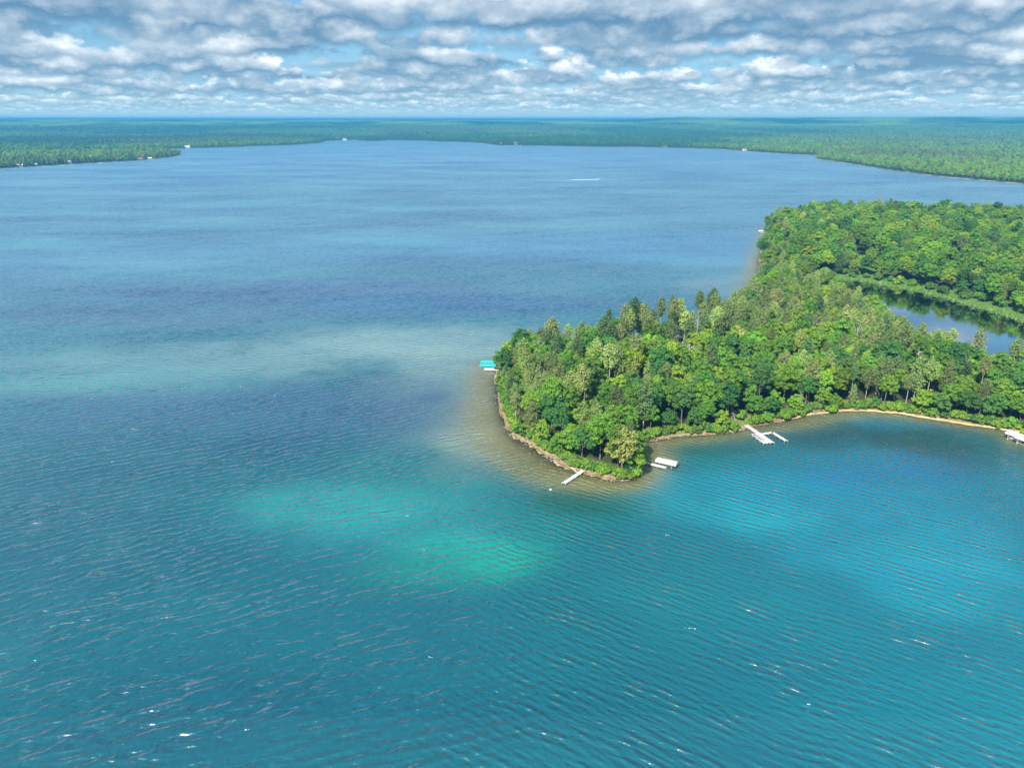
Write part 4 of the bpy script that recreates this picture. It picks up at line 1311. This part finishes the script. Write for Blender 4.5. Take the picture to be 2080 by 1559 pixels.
def buoy(px, py, label, col):
    x, y = G(px, py); r = place('mooring_buoy', (x, y, 0), 0, label, 'buoy')
    s = Shape(); pr = [(0.02, -.3), (.26, -.22), (.38, 0), (.34, .2), (.2, .36), (.05, .42)]; n = 12
    s.add([(a * math.cos(6.283 * k / n), a * math.sin(6.283 * k / n), z) for a, z in pr for k in range(n)], [(i * n + k, i * n + (k + 1) % n, (i + 1) * n + (k + 1) % n, (i + 1) * n + k) for i in range(len(pr) - 1) for k in range(n)])
    mesh_obj('float', np.concatenate(s.v), s.f, col, r, smooth_=True)
    t = Shape(); t.tube([(0, 0, .38), (0, 0, .62)], [.05, .04], 6); part('ring_post', t, M['navy'], r)
buoy(1118.5, 994, 'small white mooring buoy just left of the bent dock end', M['hull'])
buoy(746, 306, 'tiny dark buoy far out on the lake', M['navy'])

# houses
def house(x, y, z, rz, L, W, H, wall, roof, label, rh=None, chimney=True):
    r = place('house', (x, y, z), rz, label, 'house')
    rh = rh or W * .38
    s = Shape(); s.add([(-L/2, -W/2, -.8), (L/2, -W/2, -.8), (L/2, W/2, -.8), (-L/2, W/2, -.8), (-L/2, -W/2, H), (L/2, -W/2, H), (L/2, W/2, H), (-L/2, W/2, H), (-L/2, 0, H + rh), (L/2, 0, H + rh)],
        [(0, 1, 5, 4), (2, 3, 7, 6), (1, 2, 6, 9, 5), (3, 0, 4, 8, 7)])
    part('wall', s, wall, r)
    t = Shape(); e = .5
    for sg in (-1, 1):
        zz = -rh * e / (W / 2)
        v = [(-L/2 - e, sg * (W/2 + e), H + zz), (L/2 + e, sg * (W/2 + e), H + zz), (L/2 + e, 0, H + rh), (-L/2 - e, 0, H + rh)]
        v = [(a, b_, c_ + .03) for a, b_, c_ in v] + [(a, b_, c_ + .17) for a, b_, c_ in v]
        t.add(v, [(0, 1, 2, 3), (7, 6, 5, 4), (0, 4, 5, 1), (1, 5, 6, 2), (3, 2, 6, 7), (0, 3, 7, 4)])
    ro = part('roof', t, roof, r)
    if chimney:
        c_ = Shape(); c_.box((L * .22, W * .12, H + rh + .3), (.8, .8, 1.6)); part('chimney', c_, M['brick'], ro)
    for k in range(max(2, int(L / 3))):
        xx = -L/2 + (k + .5) * L / max(2, int(L / 3))
        if k == 1:
            d = Shape(); d.box((xx, -W/2 - .03, 1.05), (1.0, .1, 2.1)); part('door', d, M['navy'], r)
        else:
            w = Shape(); w.box((xx, -W/2 - .03, 1.5), (1.5, .1, 1.3)); wi = part('window', w, M['hull'], r)
            g_ = Shape(); g_.box((xx, -W/2 - .09, 1.5), (1.26, .06, 1.06)); part('pane', g_, M['glass'], wi)
    return r
M['brick'] = principled('chimney_brick', (0.30, 0.15, 0.11), .9, .1, .2, 3.0)
M['greyroof'] = principled('grey_shingles', (0.33, 0.36, 0.38), .8, .2, .15, 3.0)
M['whiteroof'] = principled('pale_metal_roof', (0.72, 0.72, 0.74), .4, .4)
M['redroof'] = principled('red_roof', (0.36, 0.14, 0.13), .8, .2, .2, 2.0)
M['brownwall'] = principled('brown_siding', (0.24, 0.14, 0.10), .9, .1, .2, 2.0)
M['whitewall'] = principled('white_siding', (0.70, 0.70, 0.68), .8, .2)
M['tanwall'] = principled('tan_siding', (0.48, 0.40, 0.30), .8, .2)
M['greenwall'] = principled('sage_siding', (0.30, 0.38, 0.27), .8, .2)
x, y = G(1401, 700, 8.0)
house(x, y, ground_z(x, y), R(25), 10, 7, 3.2, M['tanwall'], M['greyroof'], 'grey-roofed cabin half hidden by trees on the peninsula')
def shore_house(px, py, off, *a, **k):
    x, y = G(px, py); d = math.hypot(x, y); x *= 1 + off / d; y *= 1 + off / d
    house(x, y, 1.6, math.atan2(-x, y), *a, **k)
shore_house(41, 340, 14, 13, 8, 3.5, M['greyroof'], M['whiteroof'], 'low pale-roofed house at the far left shore')
shore_house(71, 338, 16, 12, 8, 3.4, M['brownwall'], M['whiteroof'], 'white-roofed house between round trees on the far left shore')
shore_house(142, 334, 12, 10, 8, 5.5, M['brownwall'], M['greyroof'], 'tall brown house right of the round trees on the far left shore')
shore_house(286, 326.5, 12, 12, 8, 3.4, M['brownwall'], M['redroof'], 'pinkish-red roofed house near the end of the left point')
shore_house(305, 325, 12, 10, 7, 3.2, M['tanwall'], M['whiteroof'], 'pale house right of the red-roofed one on the left point')
shore_house(381, 301.4, 14, 20, 10, 5, M['whitewall'], M['whiteroof'], 'white house on the shore right behind the left point')
shore_house(1020, 295.4, 40, 22, 12, 6, M['brownwall'], M['redroof'], 'red-roofed house on the middle of the far shore')
shore_house(1047, 295.6, 46, 22, 12, 7, M['greenwall'], M['whiteroof'], 'green house with white roof on the middle of the far shore')
shore_house(1512, 306.8, 26, 16, 10, 5, M['whitewall'], M['brick'], 'white house with brown roof on the far right shore')
shore_house(1350, 300, 60, 20, 11, 5, M['tanwall'], M['greyroof'], 'tan house among trees right of the far shore middle')
shore_house(700, 286, 40, 22, 12, 6, M['whitewall'], M['greyroof'], 'white house at the far end of the lake')
for i, (px, py, L, lab) in enumerate([(89, 338.6, 8, 'white boat moored right of the white-roofed house'), (125, 337.2, 10, 'white boat moored left of the tall brown house'), (203, 332.6, 8, 'white boat moored under trees on the left shore'), (248, 330.8, 8, 'white boat midway along the left point shore'), (360, 319, 9, 'white boat at the tip of the left point'), (345, 321.5, 8, 'white boat second from the tip of the left point'), (17, 344, 9, 'white boat nearest the left frame edge'), (1028, 296.6, 13, 'white boat below the red-roofed house'), (1058, 296.9, 13, 'white boat below the green house'), (978, 292.6, 16, 'white boat left of the far shore middle'), (1105, 297.4, 12, 'white boat right of the green house')]):
    motorboat(P_(px, py), R(5 + 7 * i), L, lab, group='boats moored along the far shores')

# driftwood and fallen trunks at the waterline
def log(px0, py0, px1, py1, r, label, z0=.25, z1=.1):
    a, c = P_(px0, py0), P_(px1, py1); root_ = place('fallen_log', (a[0], a[1], 0), 0, label, 'log')
    d = Vector((c[0] - a[0], c[1] - a[1], 0)); n = 6; rng = random.Random(px0)
    pts = [tuple(d * (i / n) + Vector((rng.uniform(-.2, .2), rng.uniform(-.2, .2), z0 + (z1 - z0) * i / n))) for i in range(n + 1)]
    s = Shape(); s.tube(pts, [r * (1 - .55 * i / n) for i in range(n + 1)], 7); part('trunk', s, M['deadwood'], root_)
    for k in range(3):
        t = Vector(pts[2 + k]); q = Shape(); q.tube([tuple(t), tuple(t + Vector((rng.uniform(-1, 1), rng.uniform(-1, 1), rng.uniform(.3, .9))))], [r * .4, .03], 4); part('branch', q, M['deadwood'], root_)
log(1160, 950, 1176, 962, .22, 'pale driftwood log on the shore left of the bent dock')
log(1068, 884, 1074, 898, .2, 'white driftwood trunk standing in the shallows of the left shore', 1.2, .1)
log(1020, 778, 1012, 792, .2, 'dark fallen branch in the water below the teal canopies', .5, .0)
log(1350, 880, 1358, 893, .16, 'thin pale log on the bay shore near the notch', .9, .1)
log(1262, 977, 1280, 975, .2, 'pale log lying along the waterline at the tip')
log(1600, 851, 1584, 858, .2, 'fallen trunk in the shade right of the branching dock', .6, .1)
log(1960, 858, 2000, 864, .24, 'long pale log along the right end of the beach', .5, .4)
log(1880, 846, 1925, 853, .24, 'bleached log on the middle of the beach', .45, .4)
log(1730, 832, 1765, 832, .2, 'brown log at the left end of the beach', .6, .5)

# ------------------------------------------------------------------ grasses, reeds, water lilies
def tufts(name, xs, ys, zs, h, w, mat, label, cat, seed):
    rng = np.random.RandomState(seed); n = len(xs); s = Shape()
    a = rng.rand(n) * 6.283; hh = h * rng.uniform(.5, 1.3, n); ww = w * rng.uniform(.6, 1.3, n)
    dx, dy = np.cos(a) * ww / 2, np.sin(a) * ww / 2; lx, ly = rng.normal(size=n) * .3 * hh, rng.normal(size=n) * .3 * hh
    v = np.stack([np.stack([xs - dx, ys - dy, zs - .05], 1), np.stack([xs + dx, ys + dy, zs - .05], 1), np.stack([xs + dx * 1.5 + lx, ys + dy * 1.5 + ly, zs + hh], 1), np.stack([xs - dx * 1.5 + lx, ys - dy * 1.5 + ly, zs + hh * .85], 1)], 1).reshape(-1, 3)
    s.v = [v]; s.f = [(4 * i, 4 * i + 1, 4 * i + 2, 4 * i + 3) for i in range(n)]; s.n = 4 * n; s.var = [np.repeat(rng.rand(n), 4)]
    o = bpy.data.objects.new(name, s.mesh(name, [mat])); C.objects.link(o); tag(o, label, cat, kind='stuff')
M['reed'] = leaf_material('reeds', (0.07, 0.17, 0.025), (0.20, 0.30, 0.06), .35)
M['bankgrass'] = leaf_material('bank_grass', (0.09, 0.17, 0.035), (0.30, 0.32, 0.13), .35)
M['lily'] = leaf_material('lily_pads', (0.13, 0.20, 0.08), (0.26, 0.33, 0.15), .1)
def greens():
    rng = np.random.RandomState(6)
    x = rng.uniform(80, 560, 60000); y = rng.uniform(260, 640, 60000)
    d = near_land(x, y); dp = sdist(pond_poly, x, y)
    k = (dp > -17) & (dp < 0.5) & (d > 4)
    tufts('marsh_reeds', x[k], y[k], np.full(k.sum(), .42), 0.85, .8, M['reed'], 'green reeds and sedge along the marshy pond bank', 'reeds', 1)
    # lilies: rafts hugging the far bank, stray pads further out
    k2 = (dp > 0.2) & (y > 380 - .2 * x) & (rng.rand(60000) < np.exp(-np.maximum(dp, 0) / 4.5) * .9 + .012 * (fbm(x / 9, y / 9, 2) > .62))
    s = Shape(); n = 7
    for px, py in zip(x[k2], y[k2]):
        for q in range(3):
            r = rng.uniform(.25, .55); cx, cy = px + rng.normal() * .9, py + rng.normal() * .7; a0 = rng.rand() * 6
            s.add([(cx + r * math.cos(a0 + 5.9 * i / n), cy + r * math.sin(a0 + 5.9 * i / n), .325 + .004 * q) for i in range(n)] + [(cx, cy, .32 + .004 * q)], [tuple(range(n)) + (n,)])
    s.var = [rng.rand(s.n)]
    o = bpy.data.objects.new('lily_pads', s.mesh('lily_pads', [M['lily']])); C.objects.link(o); tag(o, 'pale green lily pads floating on the dark pond', 'lily pads', kind='stuff')
    x = rng.uniform(-20, 330, 150000); y = rng.uniform(205, 620, 150000)
    d = near_land(x, y)
    k = (d > 0.9) & (d < 5.5) & (fbm(x / 6, y / 6, 2) > .40)
    tufts('bank_grass', x[k], y[k], ground_zs(x[k], y[k]), 0.55, .55, M['bankgrass'], 'pale green grass growing on the low banks of the peninsula', 'grass', 2)
greens()
def stones():
    rng = np.random.RandomState(12)
    x = rng.uniform(-20, 230, 90000); y = rng.uniform(200, 420, 90000); d = near_land(x, y)
    k = (d > -2.2) & (d < 0.9) & (fbm(x / 5, y / 5, 2) > .5); x, y = x[k][:2600], y[k][:2600]
    z = ground_zs(x, y); n = len(x); r = rng.uniform(.10, .38, n) ** 1.0
    base = np.array([(1, 0, 0), (0, 1, 0), (-1, 0, 0), (0, -1, 0), (0, 0, .7), (0, 0, -.5)], float)
    v = base[None] * r[:, None, None] * rng.uniform(.6, 1.4, (n, 6, 1)) + np.stack([x, y, z], 1)[:, None]
    f = [tuple(6 * i + q for q in t) for i in range(n) for t in ((0, 1, 4), (1, 2, 4), (2, 3, 4), (3, 0, 4), (1, 0, 5), (2, 1, 5), (3, 2, 5), (0, 3, 5))]
    o = mesh_obj('shore_stones', v.reshape(-1, 3), f, principled('stones', (0.36, 0.33, 0.29), .9, .1, .3, .6)); tag(o, 'scattered grey and tan stones along the waterline', 'stones', kind='stuff')
stones()
# ------------------------------------------------------------------ air
def haze():
    m = bpy.data.materials.new('haze'); m.use_nodes = True
    t = NT(m.node_tree)
    out = t.n('ShaderNodeOutputMaterial'); v = t.n('ShaderNodeVolumePrincipled')
    v.inputs['Color'].default_value = (0.07, 0.41, 0.75, 1)
    v.inputs['Density'].default_value = 1.5e-4
    v.inputs['Anisotropy'].default_value = 0.0
    t.link(v.outputs[0], out.inputs['Volume'])
    s = Shape(); s.box((0, 12500, 61.5), (66000, 33000, 151))
    o = mesh_obj('haze', np.concatenate(s.v), s.f, m)
    tag(o, kind='stuff')
haze()
